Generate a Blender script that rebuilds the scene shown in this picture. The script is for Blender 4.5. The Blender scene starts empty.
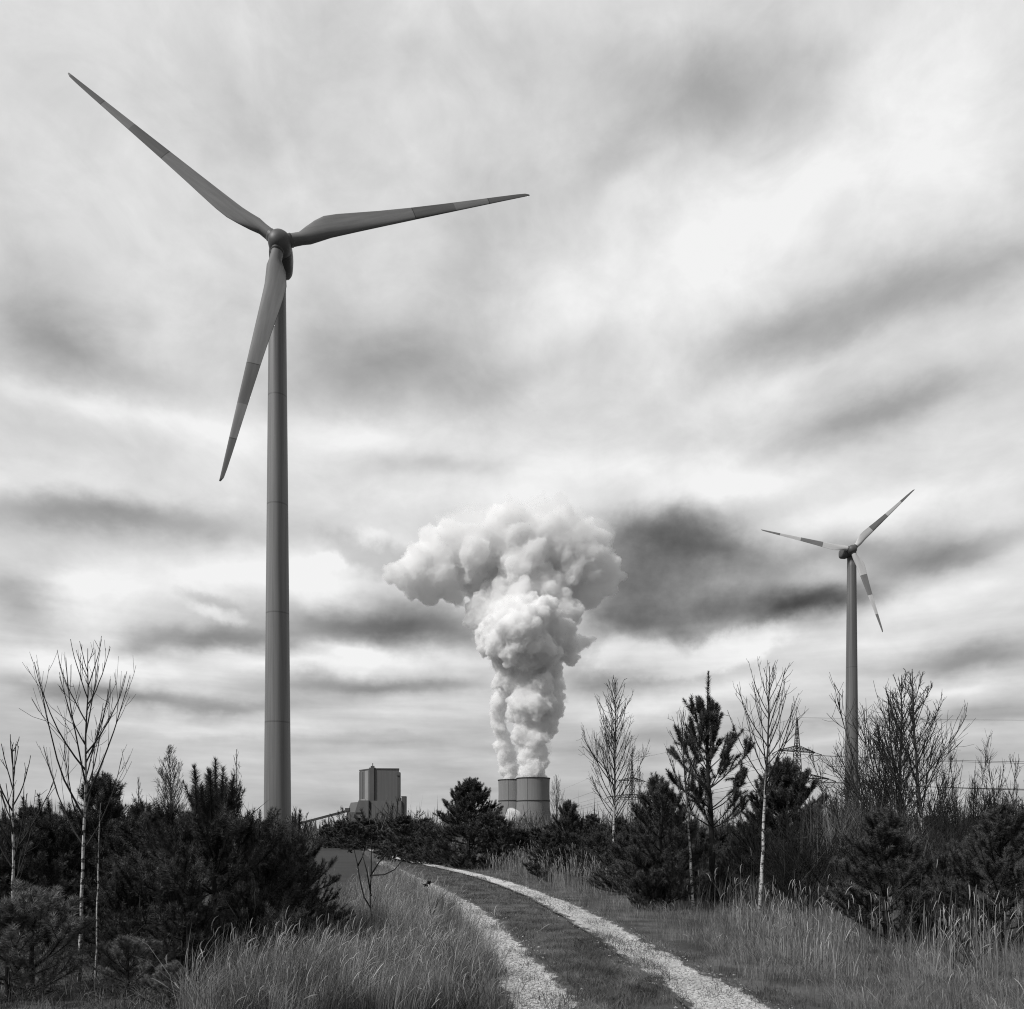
import bpy, math, random
import numpy as np
from mathutils import Vector, Matrix, noise as mnoise

F, HX, HY, EYE = 800.0, 512.0, 832.0, 1.6
R = math.radians
scene = bpy.context.scene
col = scene.collection

# ------------------------------------------------------------------ camera
cam_d = bpy.data.cameras.new('camera')
cam = bpy.data.objects.new('camera', cam_d); col.objects.link(cam)
cam.location = (0, 0, EYE); cam.rotation_euler = (R(90), 0, 0)
cam_d.sensor_width = 36.0; cam_d.lens = 36.0 * F / 1024.0
cam_d.shift_y = (HY - 504.5) / 1024.0
cam_d.clip_start = 0.1; cam_d.clip_end = 20000
scene.camera = cam

# ------------------------------------------------------------------ exposure, sun, sky
scene.view_settings.view_transform = 'Standard'; scene.view_settings.look = 'None'
scene.view_settings.exposure = 0.0; scene.view_settings.gamma = 1.0
SUN_AZ, SUN_EL = R(-122), R(45)
sun_d = bpy.data.lights.new('sun', 'SUN'); sun_d.energy = 3.4; sun_d.angle = R(10); sun_d.color = (1.0, 0.99, 0.98)
sun = bpy.data.objects.new('sun', sun_d); col.objects.link(sun)
sdir = Vector((math.sin(SUN_AZ) * math.cos(SUN_EL), math.cos(SUN_AZ) * math.cos(SUN_EL), math.sin(SUN_EL)))
sun.rotation_euler = sdir.to_track_quat('Z', 'Y').to_euler()
STR = 0.1

world = bpy.data.worlds.new('World'); scene.world = world; world.use_nodes = True
wt = world.node_tree; wt.nodes.clear()


class NT:
    """small helper round a node tree"""
    def __init__(s, t): s.t = t

    def n(s, typ, **kw):
        d = s.t.nodes.new(typ)
        for k, v in kw.items(): setattr(d, k, v)
        return d

    def put(s, sock, v):
        if isinstance(v, bpy.types.NodeSocket): s.t.links.new(v, sock)
        elif v is not None: sock.default_value = v

    def m(s, op, a, b=None, c=None, clamp=False):
        d = s.n('ShaderNodeMath', operation=op, use_clamp=clamp)
        s.put(d.inputs[0], a); s.put(d.inputs[1], b); s.put(d.inputs[2], c)
        return d.outputs[0]

    def v(s, op, a, b=None, scale=None, c=None):
        d = s.n('ShaderNodeVectorMath', operation=op)
        if c is not None: s.put(d.inputs[2], c)
        s.put(d.inputs[0], a); s.put(d.inputs[1], b)
        if scale is not None: s.put(d.inputs['Scale'], scale)
        return d.outputs['Value'] if op in ('DOT_PRODUCT', 'LENGTH') else d.outputs['Vector']

    def xyz(s, x, y, z):
        d = s.n('ShaderNodeCombineXYZ')
        for i, q in enumerate((x, y, z)): s.put(d.inputs[i], q)
        return d.outputs[0]

    def noise(s, vec, scale, detail=4, rough=0.5, dist=0.0, out='Fac'):
        d = s.n('ShaderNodeTexNoise'); s.put(d.inputs['Vector'], vec)
        d.inputs['Scale'].default_value = scale; d.inputs['Detail'].default_value = detail
        d.inputs['Roughness'].default_value = rough; d.inputs['Distortion'].default_value = dist
        return d.outputs[out]

    def mr(s, v, a, b, c=0.0, d_=1.0, smooth=True):
        d = s.n('ShaderNodeMapRange', interpolation_type='SMOOTHSTEP' if smooth else 'LINEAR')
        s.put(d.inputs['Value'], v)
        for nme, q in (('From Min', a), ('From Max', b), ('To Min', c), ('To Max', d_)): s.put(d.inputs[nme], q)
        return d.outputs[0]


W = NT(wt)
gen = W.n('ShaderNodeTexCoord').outputs['Generated']
sep = W.n('ShaderNodeSeparateXYZ'); wt.links.new(gen, sep.inputs[0])
dx, dy, dz = sep.outputs
az = W.m('ARCTAN2', dx, dy)
el = W.m('ARCSINE', dz)
zz = W.m('ADD', W.m('MAXIMUM', dz, 0.0), 0.10)
plane = W.xyz(W.m('DIVIDE', dx, zz), W.m('DIVIDE', dy, zz), 0.0)      # cloud-layer coordinates
A = W.xyz(az, el, 0.0)
wcol = W.noise(W.v('MULTIPLY', A, (1.0, 1.6, 1.0)), 4.0, 6, 0.6, 0.0, 'Color')
warp = W.v('MULTIPLY', W.v('SUBTRACT', wcol, (0.5, 0.5, 0.5)), (0.14, 0.07, 0.0))
wcol2 = W.noise(A, 14.0, 5, 0.6, 0.0, 'Color')
warp2 = W.v('MULTIPLY', W.v('SUBTRACT', wcol2, (0.5, 0.5, 0.5)), (0.050, 0.034, 0.0))
wcol3 = W.noise(A, 38.0, 5, 0.65, 0.0, 'Color')
warp3 = W.v('MULTIPLY', W.v('SUBTRACT', wcol3, (0.5, 0.5, 0.5)), (0.022, 0.016, 0.0))
AS = W.v('ADD', A, W.v('ADD', warp, W.v('SCALE', warp2, scale=0.5)))                    # softly torn, for streaks
AP = W.v('ADD', A, W.v('ADD', W.v('ADD', W.v('SCALE', warp, scale=0.35), warp3), warp2))    # billowed, for heaps


def gauss(vec, px, py, rx, ry, rot):
    u, v = (px - HX) / F, (HY - py) / F
    a = math.atan2(u, 1.0); e = math.atan2(v, math.hypot(1, u))
    mp = W.n('ShaderNodeMapping', vector_type='TEXTURE')
    wt.links.new(vec, mp.inputs['Vector'])
    mp.inputs['Location'].default_value = (a, e, 0)
    mp.inputs['Rotation'].default_value = (0, 0, R(rot))
    mp.inputs['Scale'].default_value = (rx / F * math.cos(a) ** 2 * 0.98, ry / F * math.cos(e) ** 2, 1)
    q = W.v('DOT_PRODUCT', mp.outputs[0], mp.outputs[0])
    return W.m('POWER', 0.36788, q)


SOFT = [  # x, y, rx, ry, tilt, amount: long veils of the overcast, darker (-) or lighter (+)
    (700, 90, 120, 40, -14, -.15), (610, 150, 70, 34, 20, -.11), (520, 70, 90, 40, -20, -.05), (800, 60, 60, 26, -10, -.07), (250, 115, 110, 50, 0, -.08), (380, 50, 90, 40, 0, -.04), (30, 110, 70, 90, 0, -.02),
    (930, 130, 90, 110, 10, .09), (700, 265, 130, 60, 25, .12), (560, 320, 90, 60, 30, .06), (810, 190, 90, 40, 40, .05), (150, 200, 90, 70, 0, .03), (470, 240, 60, 60, 0, -.04), (420, 280, 70, 40, 0, -.03),
    (930, 288, 130, 32, 12, -.19), (830, 312, 90, 30, 12, -.12), (760, 335, 70, 26, 8, -.08), (400, 362, 110, 38, 8, -.20), (330, 310, 40, 60, 0, -.07), (500, 385, 90, 26, 8, -.10), (600, 350, 60, 26, 10, -.04),
    (50, 325, 90, 50, 0, -.16), (110, 352, 100, 18, -8, -.09), (75, 392, 100, 13, 0, .12), (180, 420, 60, 16, 5, .06), (330, 432, 110, 22, 8, .10), (60, 430, 70, 12, 0, -.03),
    (865, 412, 90, 20, 4, -.18), (930, 395, 60, 14, 0, -.06), (800, 372, 110, 15, 10, .08), (960, 440, 60, 20, 0, .05), (600, 466, 150, 24, 0, .10), (440, 462, 60, 12, 0, -.10), (700, 490, 150, 15, 3, .10), (900, 495, 100, 18, 3, .10),
    (130, 515, 150, 16, 3, -.22), (60, 520, 80, 20, 3, -.08), (60, 482, 120, 12, 0, .08), (240, 572, 110, 20, 12, .14), (330, 590, 50, 16, 0, .10), (40, 608, 38, 30, 0, -.20), (110, 585, 50, 24, 20, .08), (90, 620, 60, 20, 0, .06),
    (215, 642, 75, 11, 2, -.30), (145, 650, 24, 8, 0, -.14), (80, 668, 110, 9, 0, .16), (300, 668, 100, 8, 0, .14), (325, 628, 100, 17, 3, -.20),
    (110, 694, 110, 7, 2, -.20), (220, 706, 90, 7, 0, -.18), (60, 688, 60, 5, 0, -.06), (230, 728, 140, 7, 0, .09), (370, 690, 100, 9, 0, -.20), (390, 716, 110, 6, 0, .05), (380, 742, 110, 6, 0, -.06),
    (420, 628, 100, 18, 0, -.32), (440, 610, 50, 12, 0, -.12), (395, 598, 50, 14, 0, -.12), (340, 652, 50, 9, 0, .14), (400, 660, 80, 9, 0, .12), (430, 690, 60, 8, 0, -.06),
    (860, 545, 70, 12, 0, -.20), (940, 552, 90, 13, 2, -.26), (820, 575, 60, 12, 0, .04), (830, 600, 80, 17, 4, -.20), (930, 596, 110, 15, 0, .09), (970, 655, 70, 13, 0, -.24), (880, 640, 100, 12, 0, .06), (965, 686, 90, 6, 0, .09), (970, 712, 80, 8, 0, -.12), (900, 668, 60, 6, 0, -.06),
    (640, 520, 60, 24, -4, -.20), (720, 530, 70, 22, 4, -.18), (680, 560, 70, 34, 0, -.18), (780, 520, 90, 12, 0, .05), (700, 612, 120, 22, 4, -.22), (620, 590, 40, 30, 0, -.18), (810, 600, 70, 15, 6, -.16), (770, 560, 50, 20, 0, -.08), (720, 585, 30, 10, 10, .05),
    (610, 680, 50, 16, 0, -.26), (660, 712, 90, 8, 0, .10), (730, 694, 90, 11, 4, .13), (600, 745, 80, 10, 0, -.08), (850, 745, 160, 8, 0, .06), (850, 722, 130, 5, 0, -.07), (690, 735, 60, 6, 0, -.05),
    (470, 500, 100, 20, 0, .06), (560, 500, 60, 14, 0, .04),
]
HEAP = [  # heaped clouds with a billowed edge
    (645, 540, 56, 38, 0, .75), (705, 550, 60, 30, 0, .75), (745, 572, 80, 20, 4, .45), (850, 598, 60, 12, 4, .4), (615, 585, 34, 40, 0, 1.0), (665, 600, 54, 30, 0, .9), (715, 612, 54, 25, 0, .9), (780, 598, 55, 18, 6, .7), (690, 635, 24, 14, 0, .5),
]
LIGHT = [(625, 655, 40, 24, 0, 1.0), (680, 660, 60, 22, 10, .9), (750, 645, 60, 20, 20, .8), (215, 612, 40, 10, -10, .8), (330, 560, 24, 14, 0, .8), (370, 540, 24, 12, 0, .8)]
GREY = [(350, 548, 44, 18, -8, .75), (385, 562, 34, 26, 0, .7), (205, 598, 44, 11, -14, .8)]
BACK = -0.30


def total(lst, vec):
    acc = None
    v0 = vec
    for i, (x, y, rx, ry, rot, amp) in enumerate(lst):
        if i and i % 12 == 0: vec = W.v('MULTIPLY_ADD', W.xyz(acc, acc, 0.0), (1e-7, 1e-7, 0.0), c=v0)    # keeps the node program in order
        g = gauss(vec, x, y, rx, ry, rot)
        acc = W.m('MULTIPLY', g, amp) if acc is None else W.m('MULTIPLY_ADD', g, amp, acc)
    return acc


base = W.mr(el, 0.0, 0.24, 0.70, 0.86, False)
val = W.m('ADD', base, total(SOFT, AS))
d1 = W.m('SUBTRACT', W.noise(W.v('MULTIPLY', A, (1.0, 1.7, 1.0)), 5.0, 7, 0.58, 0.5), 0.5)
streak = W.noise(W.v('MULTIPLY', A, (5.0, 42.0, 1.0)), 1.0, 5, 0.55, 0.2)
low = W.mr(el, 0.38, 0.08)
val = W.m('MULTIPLY_ADD', d1, 0.24, val)
d2_ = W.m('SUBTRACT', W.noise(W.v('MULTIPLY', A, (1.0, 1.5, 1.0)), 13.0, 6, 0.6, 0.4), 0.5)
val = W.m('MULTIPLY_ADD', d2_, W.mr(el, 0.08, 0.3, 0.05, 0.13), val)
val = W.m('MULTIPLY_ADD', W.m('MULTIPLY', W.m('SUBTRACT', streak, 0.5), low), 0.28, val)
puff = W.m('SUBTRACT', W.noise(A, 26.0, 6, 0.6), 0.5)
lt = W.mr(W.m('MULTIPLY_ADD', puff, 0.8, total(LIGHT, AP)), 0.30, 0.85)
val = W.m('MULTIPLY_ADD', lt, 0.11, val)
gy = W.mr(W.m('MULTIPLY_ADD', puff, 0.8, total(GREY, AP)), 0.25, 0.95)
val = W.m('MULTIPLY_ADD', gy, -0.12, val)
hp = W.mr(W.m('MULTIPLY_ADD', puff, 0.7, total(HEAP, AP)), 0.12, 0.85)
val = W.m('MULTIPLY_ADD', hp, W.m('MULTIPLY_ADD', puff, 0.20, -0.165), val)
val = W.m('MINIMUM', W.m('MAXIMUM', val, 0.05), 0.965)
lin = W.m('POWER', val, 2.2)
dim = W.mr(dy, -0.2, 0.62, 0.45, 1.0)                         # unseen sky behind the viewer, dimmed so camera-facing surfaces stay dark
lin = W.m('MULTIPLY', lin, dim)
sky = W.n('ShaderNodeTexSky', sky_type='NISHITA', sun_disc=False)
sky.sun_elevation = SUN_EL; sky.sun_rotation = SUN_AZ % (2 * math.pi)
bw = W.n('ShaderNodeRGBToBW'); wt.links.new(sky.outputs[0], bw.inputs[0])
cl = W.m('DIVIDE', lin, STR)
fin = W.m('ADD', W.m('MULTIPLY', W.m('MINIMUM', bw.outputs[0], 8.0), 0.04), W.m('MULTIPLY', cl, 0.96))
bg = W.n('ShaderNodeBackground'); wt.links.new(fin, bg.inputs['Color']); bg.inputs['Strength'].default_value = STR
wo = W.n('ShaderNodeOutputWorld'); wt.links.new(bg.outputs[0], wo.inputs['Surface'])
world.cycles.sampling_method = 'MANUAL'; world.cycles.sample_map_resolution = 512

scene.cycles.filter_width = 1.1
scene.cycles.max_bounces = 32; scene.cycles.diffuse_bounces = 3; scene.cycles.glossy_bounces = 2
scene.cycles.transmission_bounces = 2; scene.cycles.transparent_max_bounces = 8; scene.cycles.volume_bounces = 20
scene.cycles.use_denoising = True; scene.cycles.denoiser = 'OPENIMAGEDENOISE'; scene.cycles.denoising_prefilter = 'NONE'; scene.cycles.denoising_input_passes = 'RGB_ALBEDO_NORMAL'


# ------------------------------------------------------------------ materials
def mat(name, lo, hi, scale=3.0, rough=0.8, coord='Object', detail=6, bump=0.0, bscale=None, stretch=None, spec=0.3, lohi=(0.3, 0.7), attr=None, attr_amt=0.0):
    m = bpy.data.materials.new(name); m.use_nodes = True
    t = NT(m.node_tree); b = m.node_tree.nodes['Principled BSDF']
    v = t.n('ShaderNodeTexCoord').outputs[coord]
    if stretch: v = t.v('MULTIPLY', v, stretch)
    f = t.noise(v, scale, detail, 0.6)
    val = t.mr(f, lohi[0], lohi[1], lo, hi)
    if attr:
        a = t.n('ShaderNodeAttribute', attribute_name=attr).outputs['Fac']
        val = t.m('MULTIPLY', val, t.mr(a, 0, 1, 1 - attr_amt, 1 + attr_amt, False))
    t.t.links.new(val, b.inputs['Base Color'])
    b.inputs['Roughness'].default_value = rough
    b.inputs['Specular IOR Level'].default_value = spec
    if bump:
        bp = t.n('ShaderNodeBump'); bp.inputs['Strength'].default_value = bump; bp.inputs['Distance'].default_value = 0.05
        t.put(bp.inputs['Height'], t.noise(v, bscale or scale * 4, 6, 0.65)); t.t.links.new(bp.outputs[0], b.inputs['Normal'])
    m['val'] = 1
    return m


def basecolor(m): return m.node_tree.nodes['Principled BSDF'].inputs['Base Color']


M = {}
M['soil'] = mat('soil', 0.03, 0.12, 1.3, 0.95, bump=0.6, bscale=9)
M['needles'] = mat('needles', 0.040, 0.095, 2.6, 0.6, spec=0.4, attr='shade', attr_amt=0.75)
M['pale_needles'] = mat('pale_needles', 0.12, 0.22, 2.2, 0.6, spec=0.4, attr='shade', attr_amt=0.6)
M['pine_bark'] = mat('pine_bark', 0.012, 0.035, 9, 0.9, stretch=(1, 1, .4), bump=0.5)
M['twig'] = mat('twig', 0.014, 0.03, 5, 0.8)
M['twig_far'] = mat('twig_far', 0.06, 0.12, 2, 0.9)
M['dry_grass'] = mat('dry_grass', 0.10, 0.29, 1.1, 0.75, attr='shade', attr_amt=0.85, spec=0.2)
M['verge_grass'] = mat('verge_grass', 0.10, 0.24, 1.4, 0.8, attr='shade', attr_amt=0.6, spec=0.2)
M['low_grass'] = mat('low_grass', 0.06, 0.16, 1.6, 0.85, attr='shade', attr_amt=0.6, spec=0.2)
M['brush'] = mat('brush', 0.055, 0.13, 0.8, 0.9, attr='shade', attr_amt=0.6)
M['pale_brush'] = mat('pale_brush', 0.10, 0.20, 0.8, 0.9, attr='shade', attr_amt=0.6)
M['stone'] = mat('stone', 0.22, 0.5, 40, 0.9)
M['field'] = mat('field', 0.028, 0.042, 1.2, 0.95, stretch=(.25, 1, 1), bump=0.4, bscale=6)
M['white_paint'] = mat('white_paint', 0.36, 0.44, 0.25, 0.45, stretch=(3, 3, .12), spec=0.45)
M['hub_paint'] = mat('hub_paint', 0.085, 0.12, 0.5, 0.5)
M['dark_gap'] = mat('dark_gap', 0.02, 0.03, 1, 0.8)
M['steel'] = mat('steel', 0.05, 0.08, 0.2, 0.6)
M['wire'] = mat('wire', 0.05, 0.07, 0.2, 0.6)
M['concrete'] = mat('concrete', 0.20, 0.225, 0.09, 0.9, stretch=(2.5, 2.5, .12), lohi=(.36, .64))
M['concrete_dark'] = mat('concrete_dark', 0.05, 0.07, 0.02, 0.9)
M['cladding'] = mat('cladding', 0.12, 0.15, 0.10, 0.7, stretch=(3, 3, .10), lohi=(.25, .75))
M['cladding_pale'] = mat('cladding_pale', 0.24, 0.29, 0.02, 0.6)
M['cladding_dark'] = mat('cladding_dark', 0.075, 0.10, 0.02, 0.7)


def birch_mat():
    m = bpy.data.materials.new('birch_bark'); m.use_nodes = True
    t = NT(m.node_tree); b = m.node_tree.nodes['Principled BSDF']
    co = t.n('ShaderNodeTexCoord').outputs['Object']
    s = t.n('ShaderNodeSeparateXYZ'); t.put(s.inputs[0], co)
    white = t.mr(t.noise(co, 30, 4), 0.3, 0.7, 0.34, 0.62)
    marks = t.mr(t.noise(t.v('MULTIPLY', co, (9, 9, 22)), 1.0, 4, 0.6), 0.52, 0.58)
    c = t.m('MULTIPLY', white, t.mr(marks, 0, 1, 1, .08, False))
    age = t.mr(t.m('MULTIPLY_ADD', t.m('SUBTRACT', t.noise(co, 3, 3), 0.5), 1.2, s.outputs[2]), 1.6, 2.5)   # young wood above is brown
    c = t.m('ADD', t.m('MULTIPLY', c, t.m('SUBTRACT', 1.0, age)), t.m('MULTIPLY', age, 0.025))
    t.put(b.inputs['Base Color'], c); b.inputs['Roughness'].default_value = 0.7
    return m


M['birch_bark'] = birch_mat()


def blade_mat(name, bands, Rr, lo, hi, dark):
    m = mat(name, lo, hi, 0.8, 0.62, stretch=(2, 2, .25), spec=0.25)
    t = NT(m.node_tree); b = m.node_tree.nodes['Principled BSDF']
    src = b.inputs['Base Color'].links[0].from_socket
    s = t.n('ShaderNodeSeparateXYZ'); t.put(s.inputs[0], t.n('ShaderNodeTexCoord').outputs['Object'])
    r = t.m('DIVIDE', s.outputs[2], Rr)
    dk = None
    for a, c in bands:
        q = t.m('MULTIPLY', t.m('GREATER_THAN', r, a), t.m('LESS_THAN', r, c))
        dk = q if dk is None else t.m('ADD', dk, q)
    for a, c in bands:                                      # thin joint lines in the paint
        q = t.m('LESS_THAN', t.m('ABSOLUTE', t.m('SUBTRACT', r, a)), 0.0018)
        src = t.m('MULTIPLY', src, t.m('MULTIPLY_ADD', q, -0.6, 1.0))
    c = t.m('MULTIPLY', src, t.m('MULTIPLY_ADD', dk, -dark, 1.0))
    t.put(b.inputs['Base Color'], c)
    return m


def tower_mat(name, zs, lo, hi):
    m = mat(name, lo * .80, hi * 1.08, 0.5, 0.5, stretch=(3, 3, .06), spec=0.4)
    t = NT(m.node_tree); b = m.node_tree.nodes['Principled BSDF']
    src = b.inputs['Base Color'].links[0].from_socket
    s = t.n('ShaderNodeSeparateXYZ'); t.put(s.inputs[0], t.n('ShaderNodeTexCoord').outputs['Object'])
    for z in zs:
        q = t.m('LESS_THAN', t.m('ABSOLUTE', t.m('SUBTRACT', s.outputs[2], z)), 0.11)
        src = t.m('MULTIPLY', src, t.m('MULTIPLY_ADD', q, -0.32, 1.0))
    t.put(b.inputs['Base Color'], src)
    return m


def rut_mat():
    m = bpy.data.materials.new('pale_gravel'); m.use_nodes = True
    t = NT(m.node_tree); b = m.node_tree.nodes['Principled BSDF']
    co = t.n('ShaderNodeTexCoord').outputs['Object']
    e = t.n('ShaderNodeAttribute', attribute_name='edge').outputs['Fac']
    fine = t.noise(co, 34, 8, 0.7); mid = t.noise(t.v('MULTIPLY', co, (1, .6, 1)), 5, 6, 0.65)
    pale = t.mr(fine, 0.3, 0.68, 0.32, 0.80)
    pale = t.m('MULTIPLY', pale, t.mr(t.noise(co, 1.1, 5), 0.3, 0.6, 0.72, 1.0))
    dark = t.mr(fine, 0.35, 0.7, 0.05, 0.16)
    k = t.mr(t.m('ADD', e, t.m('MULTIPLY', t.m('SUBTRACT', mid, 0.5), 2.6)), 0.30, 0.66)
    t.put(b.inputs['Base Color'], t.m('ADD', t.m('MULTIPLY', pale, k), t.m('MULTIPLY', dark, t.m('SUBTRACT', 1.0, k))))
    b.inputs['Roughness'].default_value = 0.95; b.inputs['Specular IOR Level'].default_value = 0.2
    bp = t.n('ShaderNodeBump'); bp.inputs['Strength'].default_value = 0.9; bp.inputs['Distance'].default_value = 0.03
    t.put(bp.inputs['Height'], t.noise(co, 45, 7, 0.7)); t.t.links.new(bp.outputs[0], b.inputs['Normal'])
    return m


M['rut'] = rut_mat()


# ------------------------------------------------------------------ mesh helpers
class MB:
    """collects faces for ONE mesh"""
    def __init__(s): s.V = []; s.Q = []; s.T = []; s.N = []; s.S = []; s.n = 0

    def add(s, V, quads=None, tris=None, ngons=None, shade=None):
        V = np.asarray(V, np.float32).reshape(-1, 3); o = s.n
        s.V.append(V); s.n += len(V)
        s.S.append(np.full(len(V), 0.5, np.float32) if shade is None else np.asarray(shade, np.float32))
        if quads is not None and len(quads): s.Q.append(np.asarray(quads, np.int32).reshape(-1, 4) + o)
        if tris is not None and len(tris): s.T.append(np.asarray(tris, np.int32).reshape(-1, 3) + o)
        if ngons:
            for g in ngons: s.N.append([i + o for i in g])
        return s

    def mesh(s, name, m, attr=None, smooth=True):
        V = np.concatenate(s.V) if s.V else np.zeros((0, 3), np.float32)
        Q = np.concatenate(s.Q) if s.Q else np.zeros((0, 4), np.int32)
        T = np.concatenate(s.T) if s.T else np.zeros((0, 3), np.int32)
        loops = [Q.ravel(), T.ravel()] + [np.array(g, np.int32) for g in s.N]
        sizes = np.concatenate([np.full(len(Q), 4, np.int32), np.full(len(T), 3, np.int32), np.array([len(g) for g in s.N], np.int32)])
        loops = np.concatenate(loops).astype(np.int32)
        starts = np.zeros(len(sizes), np.int32); starts[1:] = np.cumsum(sizes)[:-1]
        me = bpy.data.meshes.new(name)
        me.vertices.add(len(V)); me.vertices.foreach_set('co', V.ravel())
        me.loops.add(len(loops)); me.loops.foreach_set('vertex_index', loops)
        me.polygons.add(len(sizes)); me.polygons.foreach_set('loop_start', starts); me.polygons.foreach_set('loop_total', sizes)
        me.polygons.foreach_set('use_smooth', np.full(len(sizes), smooth))
        me.update(calc_edges=True); me.validate()
        if attr:
            a = me.attributes.new(attr, 'FLOAT', 'POINT'); a.data.foreach_set('value', np.concatenate(s.S))
        me.materials.append(m)
        return me

    def build(s, name, m, parent=None, attr=None, smooth=True):
        o = bpy.data.objects.new(name, s.mesh(name, m, attr, smooth)); col.objects.link(o)
        if parent: o.parent = parent
        return o

    def tube(s, pts, rad, ns=5, cap=True, shade=None):
        P = np.asarray(pts, float); n = len(P); rad = np.broadcast_to(np.asarray(rad, float), (n,))
        T = np.gradient(P, axis=0); T /= np.linalg.norm(T, axis=1)[:, None] + 1e-9
        ref = np.array([1.0, 0, 0]) if abs(T[0][0]) < 0.8 else np.array([0, 1.0, 0])
        u = ref - T * (T @ ref)[:, None]; u /= np.linalg.norm(u, axis=1)[:, None] + 1e-9
        w = np.cross(T, u)
        a = np.arange(ns) * 2 * np.pi / ns
        V = (P[:, None, :] + rad[:, None, None] * (np.cos(a)[None, :, None] * u[:, None, :] + np.sin(a)[None, :, None] * w[:, None, :])).reshape(-1, 3)
        i = np.arange(n - 1)[:, None] * ns; j = np.arange(ns)[None, :]; k = (j + 1) % ns
        q = np.stack([i + j, i + k, i + ns + k, i + ns + j], -1).reshape(-1, 4)
        ng = [list(range(ns))[::-1], [(n - 1) * ns + t for t in range(ns)]] if cap else None
        return s.add(V, q, None, ng, None if shade is None else np.full(len(V), shade))

    def box(s, c, d, rz=0.0):
        x, y, z = (q / 2 for q in d)
        V = np.array([(a * x, b * y, e * z) for e in (-1, 1) for a, b in ((-1, -1), (1, -1), (1, 1), (-1, 1))])
        if rz:
            cr, sr = math.cos(rz), math.sin(rz); V[:, :2] = V[:, :2] @ np.array([[cr, sr], [-sr, cr]])
        return s.add(V + np.array(c), [(0, 3, 2, 1), (4, 5, 6, 7), (0, 1, 5, 4), (1, 2, 6, 5), (2, 3, 7, 6), (3, 0, 4, 7)])

    def bar(s, a, b, t): return s.tube([a, b], t / 2, 4)

    def lathe(s, prof, ns=48, cap=True):
        a = np.arange(ns) * 2 * np.pi / ns
        V = np.array([(r * math.cos(q), r * math.sin(q), z) for r, z in prof for q in a])
        n = len(prof); i = np.arange(n - 1)[:, None] * ns; j = np.arange(ns)[None, :]; k = (j + 1) % ns
        q = np.stack([i + j, i + k, i + ns + k, i + ns + j], -1).reshape(-1, 4)
        return s.add(V, q, None, [list(range(ns))[::-1], [(n - 1) * ns + t for t in range(ns)]] if cap else None)

    def prism(s, poly, z0, z1):
        n = len(poly)
        V = [(x, y, z0) for x, y in poly] + [(x, y, z1) for x, y in poly]
        return s.add(V, [(i, (i + 1) % n, n + (i + 1) % n, n + i) for i in range(n)], None, [list(range(n))[::-1], list(range(n, 2 * n))])


def tag(o, label=None, cat=None, group=None, kind=None):
    if label: o['label'] = label
    if cat: o['category'] = cat
    if group: o['group'] = group
    if kind: o['kind'] = kind
    return o


def empty(name, loc, label, cat, group=None, rz=0.0):
    o = bpy.data.objects.new(name, None); col.objects.link(o); o.empty_display_size = 0.3
    o.location = loc; o.rotation_euler = (0, 0, rz)
    return tag(o, label, cat, group)


def dup(root):
    r = root.copy(); col.objects.link(r)
    for ch in list(root.children):
        c = ch.copy(); col.objects.link(c); c.parent = r; c.matrix_parent_inverse = ch.matrix_parent_inverse.copy()
    return r


def gx(px, D): return (px - HX) / F * D
def gz(py, D): return EYE + (HY - py) / F * D
def gd(py): return EYE * F / (py - HY)


# ------------------------------------------------------------------ ground, track, field
RIGHT = [(788, 1040), (734, 1009), (684, 978), (650, 960), (610, 932), (560, 905), (510, 885), (470, 873.5), (420, 863), (388, 856), (374, 851), (371, 849.5)]
LEFT = [(578, 1040), (548, 1009), (524, 978), (504, 948), (478, 918), (448, 897), (420, 882), (397, 871), (388, 867), (380, 863)]
def world_line(L): return np.array([(gx(x, gd(y)), gd(y)) for x, y in L])
RL, LL = world_line(RIGHT), world_line(LEFT)
def rut_x(L, y): return np.interp(y, L[:, 1], L[:, 0])
def cl_x(y): return 0.5 * (rut_x(RL, y) + rut_x(LL, y))


def ground_z(x, y):
    far = np.clip((np.abs(y) + np.abs(x) - 70) / 200, 0, 1)
    off = np.clip((np.abs(x - cl_x(y)) - 1.6) / 1.2, 0, 1)
    n = np.sin(x * 1.7 + np.sin(y * .9)) * np.sin(y * 1.3 + x * .4) * .5 + .5
    return -0.012 - off * 0.05 * n - far * (np.sin(x * .013 + 1) * np.sin(y * .011) * .5 + .5) * 1.0


def geo(a, n, mx):
    t = np.linspace(0, 1, n); k = 6.0
    return a + (np.exp(k * t) - 1) / (math.exp(k) - 1) * (mx - a)


ys = np.concatenate([-geo(4, 14, 3000)[::-1], np.linspace(-3, 3, 4), np.linspace(4, 60, 113), geo(61, 70, 6000)])
xp = np.concatenate([np.linspace(0, 14, 57), geo(14.5, 60, 5000)])
xs = np.concatenate([-xp[:0:-1], xp])
GX, GY = np.meshgrid(xs, ys); GZ = ground_z(GX, GY)
g = MB(); nx = len(xs); i = np.arange(len(ys) - 1)[:, None] * nx; j = np.arange(nx - 1)[None, :]
g.add(np.stack([GX, GY, GZ], -1).reshape(-1, 3), np.stack([i + j, i + j + 1, i + nx + j + 1, i + nx + j], -1).reshape(-1, 4))
tag(g.build('ground', M['soil']), kind='structure')

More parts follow.
